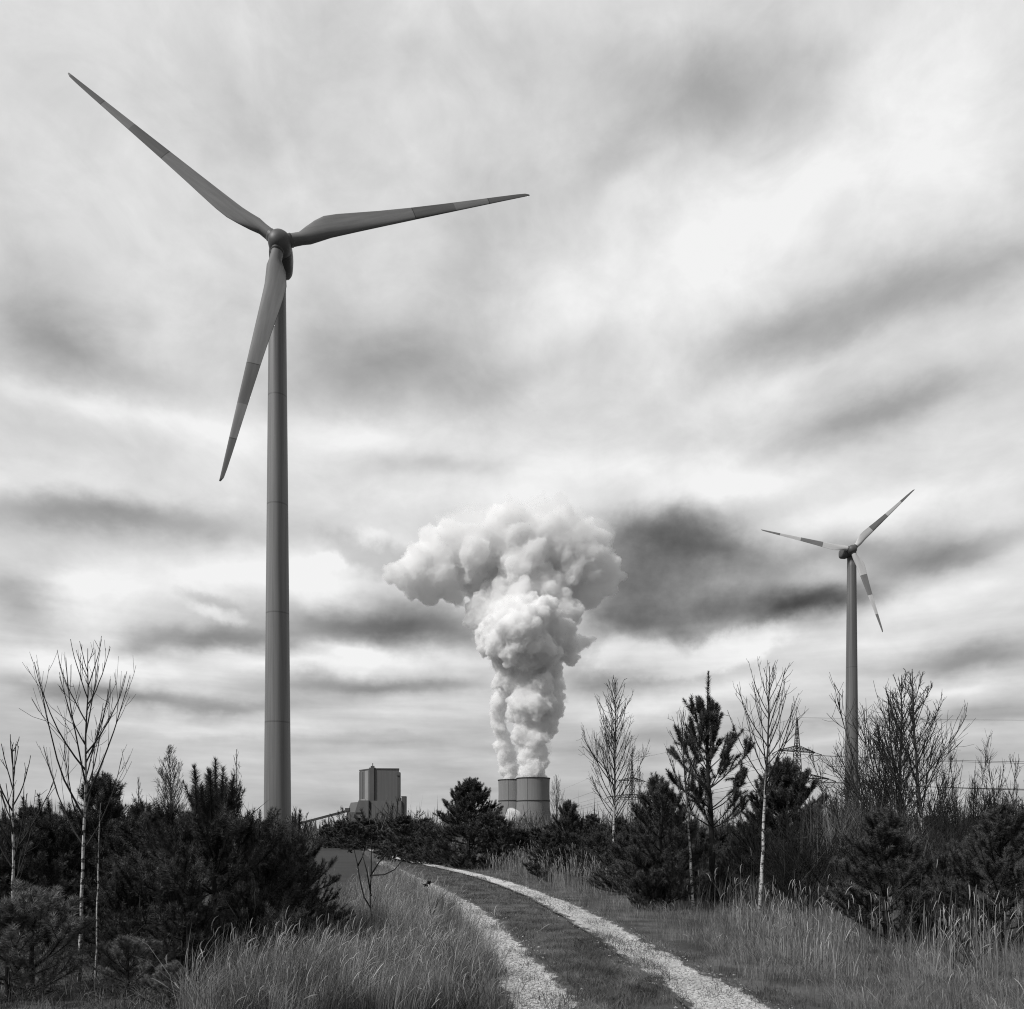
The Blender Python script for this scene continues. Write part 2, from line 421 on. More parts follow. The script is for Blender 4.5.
fl = MB()          # bare smooth ground left of the track
FP = [(330, 905), (352, 902), (372, 890), (384, 872), (372, 861), (364, 853), (352, 846), (346, 843), (322, 842), (300, 848), (280, 870), (275, 905)]
fpw = [(gx(x, gd(y)), gd(y)) for x, y in FP]
fl.add([(x, y, 0.0) for x, y in fpw], None, None, [list(range(len(fpw)))[::-1]])
tag(fl.build('bare_field', M['field']), kind='structure')


def rut(name, L, w):
    L = L[np.argsort(L[:, 1])]
    y = np.concatenate([np.arange(L[0, 1], 45, 0.12), np.arange(45, L[-1, 1], 0.8)])
    x = np.interp(y, L[:, 1], L[:, 0])
    k = np.ones(41) / 41; xx = np.convolve(np.pad(x, 20, 'edge'), k, 'valid')
    x = np.where(y < 43, xx, x)
    nxx = 11; u = np.linspace(-1, 1, nxx)
    V, E = [], []
    for a, b in zip(x, y):
        ww = w * (1 + .18 * mnoise.noise((b * .8, w, 0))) * 1.25
        for q in u:
            V.append((a + q * ww / 2, b, 0.004 - 0.012 * (1 - q * q) + 0.014)); E.append(min(1.0, (1 - abs(q)) * 1.9))
    n = len(y); i = np.arange(n - 1)[:, None] * nxx; j = np.arange(nxx - 1)[None, :]
    m = MB().add(V, np.stack([i + j, i + j + 1, i + nxx + j + 1, i + nxx + j], -1).reshape(-1, 4), shade=E)
    return tag(m.build(name, M['rut'], attr='edge'), kind='structure')


rut('track_left_rut', LL, 0.58)
rut('track_right_rut', RL, 0.60)

# ------------------------------------------------------------------ big structures
def blade_mesh(name, L, root_r, chord, m, pitch):
    b = MB(); ns = 20; secs = []
    rr = [0.028, 0.05, 0.08, 0.11, 0.15, 0.19, 0.24, 0.30, 0.40, 0.52, 0.65, 0.78, 0.88, 0.95, 0.985, 1.0]
    ch = [2 * root_r, 2 * root_r, 2.1 * root_r, .78 * chord, .93 * chord, chord, .98 * chord, .90 * chord, .76 * chord, .62 * chord, .49 * chord, .37 * chord, .28 * chord, .21 * chord, .16 * chord, .07 * chord]
    th = [1, 1, .92, .70, .52, .42, .35, .30, .26, .23, .21, .19, .18, .18, .18, .2]
    V = []
    for r, c, t in zip(rr, ch, th):
        a = np.arange(ns) * 2 * np.pi / ns
        k = min(1, max(0, (r - .05) / .12))             # circle -> aerofoil
        cx = -math.cos(0)
        x = np.cos(a); y = np.sin(a)
        yy = y * (1 - k) + k * y * (0.55 + .45 * (-x)) * 1.0
        lead = root_r * .95 * (1 - .75 * r)             # distance of the leading edge from the pitch axis
        X = (x + 1) * c / 2 - (c / 2 * (1 - k) + lead * k)
        Y = yy * c * t / 2
        tw = R(pitch + 13 * (1 - r) ** 2 * k)
        xr = X * math.cos(tw) - Y * math.sin(tw); yr = X * math.sin(tw) + Y * math.cos(tw)
        pre = 0.0
        V += [(p, q + pre, r * L) for p, q in zip(xr, yr)]
    n = len(rr); i = np.arange(n - 1)[:, None] * ns; j = np.arange(ns)[None, :]; k = (j + 1) % ns
    b.add(V, np.stack([i + j, i + k, i + ns + k, i + ns + j], -1).reshape(-1, 4), None, [list(range(ns))[::-1], [(n - 1) * ns + q for q in range(ns)]])
    return b.mesh(name, m)


def turbine(label, tx, hub_px, D, psi, tau, ph, Rr, rb, rt, seams, bands, hub_r, pitch, skew, tone):
    hub = Vector((gx(hub_px[0], D), D, gz(hub_px[1], D)))
    n = Vector((math.sin(psi) * math.cos(tau), -math.cos(psi) * math.cos(tau), math.sin(tau)))
    e1 = Vector((math.cos(psi), math.sin(psi), 0)); e2 = n.cross(e1); e2 = -e2 if e2.z < 0 else e2
    over = hub_r * 1.9
    base = Vector((gx(tx, D + over), D + over, -0.3))
    root = empty('wind_turbine', base, label, 'wind turbine', 'wind turbines')
    Ht = hub.z - base.z - hub_r * 0.55
    tb = MB(); prof = [(rb * 1.02, 0), (rb, .6)]
    for q in np.linspace(0.02, 1, 24): prof.append((rb + (rt - rb) * q ** 1.05, Ht * q))
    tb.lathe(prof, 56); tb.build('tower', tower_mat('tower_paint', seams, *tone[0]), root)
    # nacelle: rounded housing lying along the rotor axis
    back = Vector((skew, 1, -.04)).normalized()
    side = back.cross(Vector((0, 0, 1))).normalized(); up = side.cross(back)
    nb = MB(); ns = 24; V = []
    ln = hub_r * 3.0
    for t, w in [(0, .72), (.04, .95), (.2, 1.06), (.5, 1.1), (.8, 1.0), (.93, .86), (1, .55)]:
        for q in range(ns):
            a = 2 * math.pi * q / ns; c, s_ = math.cos(a), math.sin(a)
            e = 0.6
            xx = math.copysign(abs(c) ** e, c) * hub_r * .98 * w; zz_ = math.copysign(abs(s_) ** e, s_) * hub_r * 1.1 * w
            V.append(hub - base + back * (hub_r * .75 + t * ln) + side * xx + up * (zz_ + .08 * hub_r))
    m_ = 7; i = np.arange(m_ - 1)[:, None] * ns; j = np.arange(ns)[None, :]; k = (j + 1) % ns
    nb.add([tuple(v) for v in V], np.stack([i + j, i + k, i + ns + k, i + ns + j], -1).reshape(-1, 4), None, [list(range(ns))[::-1], [(m_ - 1) * ns + q for q in range(ns)]])
    nac = nb.build('nacelle', M['hub_paint'], root)
    mast = MB(); p0 = hub - base + back * (hub_r * .75 + ln * .85) + up * hub_r
    mast.tube([p0, p0 + Vector((0, 0, 2.0))], .06, 5); mast.build('wind_vane', M['steel'], nac)
    # spinner
    rot = Matrix((e1, e2, n)).transposed().to_4x4()
    hb = MB(); hb.lathe([(hub_r * .9, -hub_r * .78), (hub_r * 1.0, -hub_r * .6), (hub_r * 1.03, 0), (hub_r * .99, hub_r * .30), (hub_r * .90, hub_r * .52), (hub_r * .72, hub_r * .72), (hub_r * .45, hub_r * .87), (hub_r * .1, hub_r * .94)], 36)
    h = hb.build('hub', M['hub_paint'], root); h.matrix_local = Matrix.Translation(hub - base) @ rot
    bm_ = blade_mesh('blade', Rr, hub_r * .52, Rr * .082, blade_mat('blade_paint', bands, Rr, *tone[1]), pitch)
    for k in range(3):
        th = ph + k * 2 * math.pi / 3
        er = math.cos(th) * e1 + math.sin(th) * e2; tn = -math.sin(th) * e1 + math.cos(th) * e2
        o = bpy.data.objects.new('blade', bm_); col.objects.link(o); o.parent = root
        mm = Matrix((tn, er.cross(tn), er)).transposed().to_4x4()
        o.matrix_local = Matrix.Translation(hub - base) @ mm
        cb = MB(); cb.tube([er * hub_r * .55, er * hub_r * 1.12], hub_r * .56, 24)
        c = cb.build('blade_root_collar', M['hub_paint'], h); c.matrix_local = rot.inverted()
    return root


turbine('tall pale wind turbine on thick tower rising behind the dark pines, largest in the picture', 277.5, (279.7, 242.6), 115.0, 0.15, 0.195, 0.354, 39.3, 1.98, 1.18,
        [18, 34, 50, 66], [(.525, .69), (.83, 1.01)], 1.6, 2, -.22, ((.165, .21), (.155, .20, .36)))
turbine('smaller distant wind turbine with banded blades behind the bare shrubs and pylon', 851.7, (852.3, 549.5), 280.0, -0.07, 0.189, 0.7804, 32.1, 2.45, 1.5,
        [30, 60], [(.32, .56), (.79, 1.01)], 1.55, 4, -.30, ((.125, .16), (.46, .54, .66)))


def cooling_tower(px, D, r_top, py_top, label):
    H = gz(py_top, D)
    root = empty('cooling_tower', (gx(px, D), D, -1.0), label, 'cooling tower', 'cooling towers of the power station')
    H += 1.0; prof = []
    for q in np.linspace(0, 1, 40):
        z = H * q; t = (q - .78) / .78
        r = r_top * (0.985 + .018 * max(0, t / .28) ** 2 if t > 0 else 0.985 * math.sqrt(1 + .36 * t * t * 1.0))
        prof.append((r, z))
    inner = [(r - .9, z) for r, z in prof[::-1][:12]]
    b = MB(); b.lathe(prof + [(prof[-1][0] - .9, H)] + inner[1:], 96, cap=False); b.build('shell', M['concrete'], root)
    rim = MB(); rim.lathe([(r_top * 1.004 - .2, H - 1.6), (r_top * 1.004 + .9, H - 1.6), (r_top * 1.004 + .9, H + .3), (r_top * 1.004 - 1.3, H + .3)], 96, False); rim.build('rim', M['concrete_dark'], root)
    zr = gz(801, D) + 1; rr_ = np.interp(zr, [p[1] for p in prof], [p[0] for p in prof])
    ring = MB(); ring.lathe([(rr_ - .3, zr - 1.1), (rr_ + .8, zr - 1.1), (rr_ + .8, zr + 1.1), (rr_ - .3, zr + 1.1)], 96, False); ring.build('walkway_ring', M['concrete_dark'], root)
    lad = MB()
    for a in (-1.95, -1.05): 
        lad.tube([((r + .5) * math.cos(a), (r + .5) * math.sin(a), z) for r, z in prof[4:]], .18, 4)
    lad.build('ladder', M['concrete_dark'], root)
    return root


cooling_tower(533.2, 1700, 35.2, 778.2, 'nearer concrete cooling tower, full width showing, under the thicker steam column')
cooling_tower(514.5, 1800, 36.5, 780.0, 'farther concrete cooling tower half hidden behind the nearer one')

# boiler house
BD = 1700.0; S = BD / F
root = empty('boiler_house', (gx(372, BD), BD, -1), 'huge windowless boiler house block of the power station with low annexes', 'power station')
def bl(x0, x1, ytop, depth, name, m, front=0.0, par=None, ybot=None):
    b = MB(); X0, X1 = (x0 - 372) * S, (x1 - 372) * S; z1 = (HY - ytop) * S + EYE + 1; z0 = 0 if ybot is None else (HY - ybot) * S + EYE + 1
    b.box(((X0 + X1) / 2, front + depth / 2, (z0 + z1) / 2), (X1 - X0, depth, z1 - z0)); return b.build(name, m, par or root, smooth=False)
def X(px): return (px - 372) * S
def Z(py): return (HY - py) * S + EYE + 1
def XD(px, dy): return (px - HX) / F * (BD + dy) - gx(372, BD)
b = MB(); b.prism([(X(369.4), 6), (X(375), 0), (XD(399, 4), 4), (XD(398.4, 60), 60), (XD(361, 70), 70), (XD(359.5, 46), 46)], 0, Z(768.6)); blk = b.build('main_block', M['cladding'], root, smooth=False)
b = MB(); b.prism([(X(369.0), 4.5), (X(369.4), -2), (X(374.2), -3.5), (X(375.6), 3)], 0, Z(767.6)); b.build('stair_tower', M['cladding_dark'], blk, smooth=False)
def side_panel(t0, t1, y0, y1, m, name, off):
    p0 = np.array([XD(359.5, 46), 46.0]); p1 = np.array([X(369.4), 6.0]); nrm = np.array([-(p1 - p0)[1], (p1 - p0)[0]]); nrm = -nrm / np.linalg.norm(nrm)
    if nrm[1] > 0: nrm = -nrm
    a, c = p0 + (p1 - p0) * t0, p0 + (p1 - p0) * t1
    q = MB(); q.prism([tuple(a + nrm * off), tuple(c + nrm * off), tuple(c - nrm * .5), tuple(a - nrm * .5)], Z(y1), Z(y0)); q.build(name, m, blk, smooth=False)
side_panel(0.0, .07, 770.5, 802, M['cladding_dark'], 'corner_strip', .7)
side_panel(.26, .36, 771, 800, M['cladding_dark'], 'vertical_recess_strip', .6)
side_panel(.55, .84, 770, 801, M['cladding_pale'], 'pale_facade_strip', .5)
side_panel(.14, .60, 798.6, 800.4, M['cladding_pale'], 'pale_sill', .9)
bl(397.2, 399.6, 772.2, 14, 'corner_pillar', M['cladding_dark'], 3, blk)
bl(396.6, 399.9, 772.1, 8, 'corner_cap', M['cladding_dark'], 1, blk, 775.5)
b = MB(); b.prism([(X(369.2), 5.4), (X(375), -.8), (XD(399.3, 3), 3.0), (XD(398.8, 61), 61), (XD(361, 71), 71), (XD(359.1, 46), 46)], Z(769.4), Z(768.2)); b.build('parapet', M['cladding_dark'], blk, smooth=False)
b = MB(); b.box((X(372.3), 4, Z(766.8)), (7, 7, 4)); b.tube([(X(372.4), 4, Z(768)), (X(372.4), 4, Z(763))], .9, 6); b.build('roof_mast', M['cladding_dark'], blk, smooth=False)
bl(374, 403.3, 801.3, 40, 'front_annex', M['cladding'], -30)
bl(399.3, 401.2, 798.2, 20, 'roof_box', M['cladding_dark'], -18)
bl(403.2, 407.0, 797.2, 22, 'side_tower', M['cladding_dark'], -26)
bl(402.9, 407.3, 796.7, 22.6, 'side_tower_cap', M['cladding_dark'], -26.3, None, 797.3)
b = MB()
yy0, yy1 = -12.0, 30.0
PV = [(X(354.5), Z(818)), (X(369.5), Z(818)), (X(369.5), Z(800.6)), (X(359.6), Z(800.6))]
n4 = len(PV); V = [(x, yy0, z) for x, z in PV] + [(x, yy1, z) for x, z in PV]
b.add(V, [(0, 1, 5, 4), (1, 2, 6, 5), (2, 3, 7, 6), (3, 0, 4, 7)], None, [[3, 2, 1, 0], [4, 5, 6, 7]]); sl = b.build('sloped_annex', M['cladding'], root, smooth=False)
b = MB(); b.box(((X(356) + X(362)) / 2 + 2, yy0 - .4, Z(813.2)), (13, .9, 3)); b.build('dark_opening', M['dark_gap'], sl, smooth=False)
b = MB()
PV = [(X(347.0), Z(812)), (X(355.6), Z(812)), (X(358.6), Z(801.8)), (X(350.6), Z(802.6))]
V = [(x, 2.0, z) for x, z in PV] + [(x, 26.0, z) for x, z in PV]
b.add(V, [(0, 1, 5, 4), (1, 2, 6, 5), (2, 3, 7, 6), (3, 0, 4, 7)], None, [[3, 2, 1, 0], [4, 5, 6, 7]]); b.build('pale_sloped_roof', M['cladding_pale'], root, smooth=False)
bl(347.2, 358, 812, 30, 'low_hall', M['cladding'], 1)

# conveyor bridge
root = empty('conveyor_bridge', (gx(325, BD), BD - 20, -1), 'long inclined conveyor bridge climbing on trestles to the boiler house', 'conveyor')
def XC(px): return (px - 325) * S
b = MB(); V = []
for px, py in ((270, 832), (349, 811.2)):
    for yv in (-3.5, 3.5):
        for zv in (-2.4, 2.4): V.append((XC(px), yv, Z(py) + zv))
b.add(V, [(0, 1, 3, 2), (4, 6, 7, 5), (0, 4, 5, 1), (2, 3, 7, 6), (1, 5, 7, 3), (0, 2, 6, 4)]); b.build('gallery', M['steel'], root, smooth=False)
for px in (300.5, 313.5, 318.0, 331):
    b = MB(); zt = Z(np.interp(px, [270, 349], [832, 811.2])) - 2
    for yv in (-3, 3): b.bar((XC(px) - .8, yv, 0), (XC(px), yv, zt), 1.3)
    b.bar((XC(px) - .6, -3, zt * .5), (XC(px), 3, zt), .8); b.build('trestle', M['steel'], root)
b = MB(); b.box((XC(349.5), 0, Z(810.2)), (9, 9, 8)); b.build('transfer_house', M['cladding_dark'], root, smooth=False)


# pylons and power lines
def pylon(px, D, rz, label):
    H = 50.0
    root = empty('power_pylon', (gx(px, D), D, -1.2), label, 'pylon', 'lattice pylons', rz)
    def hw(z): return 3.4 * (1 - z / 30) + 1.15 * (z / 30) if z < 30 else 1.15 * (1 - (z - 30) / 20) + .08
    b = MB(); t = .42
    zs = list(np.cumsum([0] + [5.2, 4.6, 4.2, 3.8, 3.4, 3.0, 2.8, 2.6, 2.4, 2.3, 2.2, 2.1, 2.0, 1.9, 1.8, 1.8, 1.8, 2.1]))
    zs = [z * H / zs[-1] for z in zs]
    c4 = [(-1, -1), (1, -1), (1, 1), (-1, 1)]
    for z0, z1 in zip(zs[:-1], zs[1:]):
        a, c = hw(z0), hw(z1)
        for q in range(4):
            (x0, y0), (x1, y1) = c4[q], c4[(q + 1) % 4]
            b.bar((x0 * a, y0 * a, z0), (x0 * c, y0 * c, z1), t)
            b.bar((x0 * a, y0 * a, z0), (x1 * c, y1 * c, z1), t * .6); b.bar((x1 * a, y1 * a, z0), (x0 * c, y0 * c, z1), t * .6)
            b.bar((x0 * a, y0 * a, z0), (x1 * a, y1 * a, z0), t * .5)
    b.build('lattice_mast', M['steel'], root)
    tips = [(0, H, 0)]
    for z, w in ((36.0, 10.5), (25.2, 19.0)):
        for s in (-1, 1):
            a = MB(); d = hw(z)
            for yv in (-1, 1):
                a.bar((s * d, yv * d, z), (s * w, 0, z), t * .8); a.bar((s * d, yv * d, z + 2.2), (s * w, 0, z + .15), t * .8)
                for f0 in np.linspace(0, .9, 8):
                    f1 = f0 + .06; f2 = f0 + .12
                    P = lambda f, zz_: (s * (d + (w - d) * f), yv * d * (1 - f), z + zz_ * (2.2 * (1 - f) + .15 * f))
                    a.bar(P(f0, 0), P(f1, 1), t * .5); a.bar(P(f1, 1), P(min(1, f2), 0), t * .5)
            arm = a.build('cross_arm', M['steel'], root)
            for f in ((1.0,) if w < 12 else (1.0, .55)):
                xx = s * w * f
                for yv in (-1, 1):
                    ins = MB(); ins.tube([(xx, 0, z), (xx, yv * 3.4, z - 1.2)], [.12, .24], 6); ins.build('insulator', M['wire'], arm)
                jl = MB(); jl.tube([(xx, yv, z - 1.2 - 2.4 * (1 - (yv / 3.4) ** 2)) for yv in np.linspace(-3.4, 3.4, 11)], .14, 4); jl.build('jumper_loop', M['wire'], arm)
                tips.append((xx, z - 1.2, 0))
    mw = root.matrix_basis if False else Matrix.Translation(root.location) @ Matrix.Rotation(rz, 4, 'Z')
    return [mw @ Vector((x, 0, z)) for x, z, _ in tips]


pr = R(28)
T1 = pylon(797.0, 330, pr, 'lattice power pylon with two cross arms right of the tall pine')
T2 = pylon(632.0, 520, pr, 'faint far lattice power pylon left of the tall pine, above the brush')
T3 = [p + (T1[0] - T2[0]) * 0 + Vector((225, -30, -4)) for p in T1]
T4 = [p + Vector((-60, 900, 0)) for p in T2]
nm = ['thin earth wire strung from pylon peak to pylon peak', 'power line from the left tip of the upper cross arm', 'power line from the right tip of the upper cross arm',
      'power line from the left tip of the lower cross arm', 'power line from the middle of the lower left cross arm', 'power line from the right tip of the lower cross arm', 'power line from the middle of the lower right cross arm']
ordr = [0, 1, 2, 3, 4, 5, 6]
for k in range(7):
    b = MB()
    pts = []
    for A0, B0 in ((T4, T2), (T2, T1), (T1, T3)):
        for q in np.linspace(0, 1, 17)[(0 if not pts else 1):]:
            p = A0[k].lerp(B0[k], q); p.z -= (3.0 if k else 1.2) * 4 * q * (1 - q); pts.append(p)
    b.tube(pts, (.05 if k == 0 else .075), 4)
    tag(b.build('power_line', M['wire']), nm[k], 'power line', 'power lines between the pylons')


# ------------------------------------------------------------------ steam
def steam_hull(seed, balls, D, vox, kids=(13, 7), disp=0.0):
    rng = random.Random(seed); s = D / F
    L = []
    for x, y, r, dz_ in balls:
        c = Vector((gx(x, D), D + dz_ * s, gz(y, D))); L.append((c, r * s * .84))
        for _ in range(kids[0]):
            d = Vector((rng.gauss(0, 1), rng.gauss(0, 1), rng.gauss(0, 1) + .25)).normalized()
            r1 = r * s * rng.uniform(.30, .55); c1 = c + d * (r * s * .84 - r1 * .45); L.append((c1, r1))
            for _ in range(kids[1]):
                d2 = (d + .9 * Vector((rng.gauss(0, 1), rng.gauss(0, 1), rng.gauss(0, 1)))).normalized()
                r2 = r1 * rng.uniform(.25, .48)
                if r2 > vox * .9: L.append((c1 + d2 * (r1 - r2 * .2), r2))
    import bmesh
    def ico(k):
        bm = bmesh.new(); bmesh.ops.create_icosphere(bm, subdivisions=k, radius=1.0)
        V = np.array([v.co[:] for v in bm.verts]); T = np.array([[v.index for v in f.verts] for f in bm.faces]); bm.free(); return V, T
    I2, I3 = ico(2), ico(3)
    b = MB()
    for c, r in L:
        V, T = I3 if r > 14 * vox / 3 else I2
        b.add(V * r + np.array(c), None, T)
    me = b.mesh('steam_source', M['steel'])
    o = bpy.data.objects.new('steam_source', me); col.objects.link(o)
    md = o.modifiers.new('r', 'REMESH'); md.mode = 'VOXEL'; md.voxel_size = vox
    for sz, st, hard in ((16, 8.0, 1), (7, 4.0, 1), (3.2, 1.8, 0)):
        tx = bpy.data.textures.new('billow', 'CLOUDS'); tx.noise_scale = sz; tx.noise_depth = 2; tx.noise_type = 'HARD_NOISE' if hard else 'SOFT_NOISE'
        d = o.modifiers.new('d', 'DISPLACE'); d.texture = tx; d.texture_coords = 'GLOBAL'; d.strength = st * disp; d.mid_level = .5
    dg = bpy.context.evaluated_depsgraph_get(); dg.update()
    out = bpy.data.meshes.new_from_object(o.evaluated_get(dg)); out.name = 'steam'
    bpy.data.objects.remove(o)
    return out


def steam_mat(name, dens):
    m = bpy.data.materials.new(name); m.use_nodes = True
    t = m.node_tree; t.nodes.clear()
    v = t.nodes.new('ShaderNodeVolumePrincipled'); v.inputs['Color'].default_value = (1, 1, 1, 1); v.inputs['Density'].default_value = dens; v.inputs['Anisotropy'].default_value = 0.0
    o = t.nodes.new('ShaderNodeOutputMaterial'); t.links.new(v.outputs[0], o.inputs['Volume'])
    m.cycles.homogeneous_volume = True
    return m


COL = [(533, 775, 15, 0), (533, 765, 16, 0), (535, 752, 17, -2), (532, 738, 18, -4), (536, 724, 19, 0), (528, 712, 21, -6), (545, 706, 20, 2), (532, 698, 25, -6), (552, 696, 13, 4), (526, 680, 24, 0), (545, 676, 18, 6), (505, 678, 15, 4),
       (524, 636, 36, -14), (502, 640, 27, -8), (548, 638, 27, -6), (525, 652, 32, -10), (486, 638, 15, 2), (564, 646, 16, 4), (534, 618, 22, -10), (512, 620, 20, -6), (541, 664, 20, 0), (505, 660, 18, 0),
       (509, 775, 9, 60), (508, 765, 11, 60), (505, 752, 12, 58), (503, 738, 12, 55), (499, 722, 11, 50), (497, 708, 11, 45), (501, 694, 13, 35), (508, 680, 15, 25), (494, 698, 7, 40), (558, 705, 9, 6), (557, 684, 10, 8), (552, 730, 8, 5), (572, 656, 10, 15)]
MID = [(516, 606, 38, 16), (545, 604, 34, 16), (492, 612, 27, 18), (530, 590, 36, 18), (500, 592, 26, 20), (480, 604, 15, 18), (562, 618, 18, 18), (556, 586, 26, 20), (578, 640, 12, 20), (588, 637, 8, 22), (597, 634, 5, 22), (566, 632, 14, 18)]
CAP = [(430, 576, 27, 10), (408, 575, 18, 5), (396, 571, 14, 5), (388, 577, 8, 5), (420, 560, 16, 0), (402, 582, 11, 4), (440, 558, 34, 15), (470, 548, 38, 20), (500, 542, 40, 20), (530, 542, 40, 20), (560, 545, 38, 20), (590, 552, 28, 20), (604, 568, 19, 15), (614, 560, 12, 10), (602, 532, 13, 15), (585, 532, 19, 15), (450, 586, 17, 12), (426, 594, 12, 8), (411, 590, 11, 8), (520, 560, 42, 25), (482, 570, 27, 20), (562, 574, 32, 25), (592, 590, 17, 25), (610, 583, 11, 20), (416, 556, 16, 12), (452, 536, 20, 14), (622, 572, 8, 12)]
root = empty('steam_plume', (gx(533, 1700), 1700, gz(778, 1700)), 'tall white steam plume spreading into a mushroom above the cooling towers', 'steam plume')
me = steam_hull(3, COL, 1700, 2.1, (9, 9), 1.0); me.materials.clear(); me.materials.append(steam_mat('dense_steam', 0.17))
for n_, me_ in (('steam_column', me),):
    o = bpy.data.objects.new(n_, me_); col.objects.link(o); o.parent = root; o.matrix_parent_inverse = Matrix.Translation(-root.location)
me = steam_hull(4, MID, 1710, 3.0, (9, 8), 1.2); me.materials.clear(); me.materials.append(steam_mat('rising_steam', 0.09))
o = bpy.data.objects.new('steam_dome', me); col.objects.link(o); o.parent = root; o.matrix_parent_inverse = Matrix.Translation(-root.location)
me = steam_hull(5, CAP, 1725, 3.0, (10, 8), 1.25); me.materials.clear(); me.materials.append(steam_mat('spreading_steam', 0.085))
o = bpy.data.objects.new('steam_crown', me); col.objects.link(o); o.parent = root; o.matrix_parent_inverse = Matrix.Translation(-root.location)
me = steam_hull(9, [(x + 1, y - 2, r * 1.08, d) for x, y, r, d in COL], 1700, 4.0, (10, 5), 2.2); me.materials.clear(); me.materials.append(steam_mat('ragged_steam', 0.012))
o = bpy.data.objects.new('steam_fringe', me); col.objects.link(o); o.parent = root; o.matrix_parent_inverse = Matrix.Translation(-root.location)
HALO = [(x, y - 9, r * 1.12, d) for x, y, r, d in CAP if y < 555 and r > 27]
me = steam_hull(7, HALO, 1720, 5.0, (12, 5), 2.2); me.materials.clear(); me.materials.append(steam_mat('thin_steam', 0.012))
o = bpy.data.objects.new('steam_veil', me); col.objects.link(o); o.parent = root; o.matrix_parent_inverse = Matrix.Translation(-root.location)
me = steam_hull(8, [(512, 812, 6, 0), (508, 816, 5, 0), (517, 815, 5, 0), (512, 820, 7, 0), (504, 820, 4, 0)], 1560, 1.6, (10, 5), .6); me.materials.clear(); me.materials.append(steam_mat('low_steam', 0.16))
o = bpy.data.objects.new('steam_puff', me); col.objects.link(o); tag(o, 'small low white steam puff at the foot of the cooling towers', 'steam puff')


# ------------------------------------------------------------------ plants
def brush(b, P0, P1, per_m, nl, nw, rng, ang=(30, 65)):
    """needles round one shoot"""
    P0 = np.asarray(P0, float); P1 = np.asarray(P1, float); d = P1 - P0; L = np.linalg.norm(d)
    if L < 1e-4: return
    d /= L; n = max(6, int(per_m * L))
    ref = np.array([0, 0, 1.0]) if abs(d[2]) < .9 else np.array([1.0, 0, 0])
    u = np.cross(d, ref); u /= np.linalg.norm(u); w = np.cross(d, u)
    t = rng.random(n); a = rng.random(n) * 2 * np.pi; g_ = np.radians(rng.uniform(*ang, n)) * (1 - .45 * (t > .93))
    rad = np.cos(a)[:, None] * u + np.sin(a)[:, None] * w
    dr = np.cos(g_)[:, None] * d + np.sin(g_)[:, None] * rad
    o = P0 + (t * L)[:, None] * d
    sd = np.cross(dr, rng.normal(size=(n, 3))); sd /= np.linalg.norm(sd, axis=1)[:, None] + 1e-9
    ln = nl * rng.uniform(.75, 1.2, n) * (1 - .25 * (t > .9))
    V = np.stack([o - sd * nw / 2, o + sd * nw / 2, o + dr * ln[:, None]], 1).reshape(-1, 3)
    s0 = np.clip(rng.random() * .75 + rng.random(n) * .25, 0, 1)
    b.add(V, None, np.arange(3 * n).reshape(-1, 3), None, np.repeat(s0, 3))


def curve_pts(p, d, L, n, lift, rng, wob=.06):
    pts = [np.array(p, float)]; d = np.array(d, float)
    for k in range(n):
        d = d + np.array([0, 0, lift / n]) + rng.normal(size=3) * wob; d /= np.linalg.norm(d)
        pts.append(pts[-1] + d * L / n)
    return np.array(pts), d


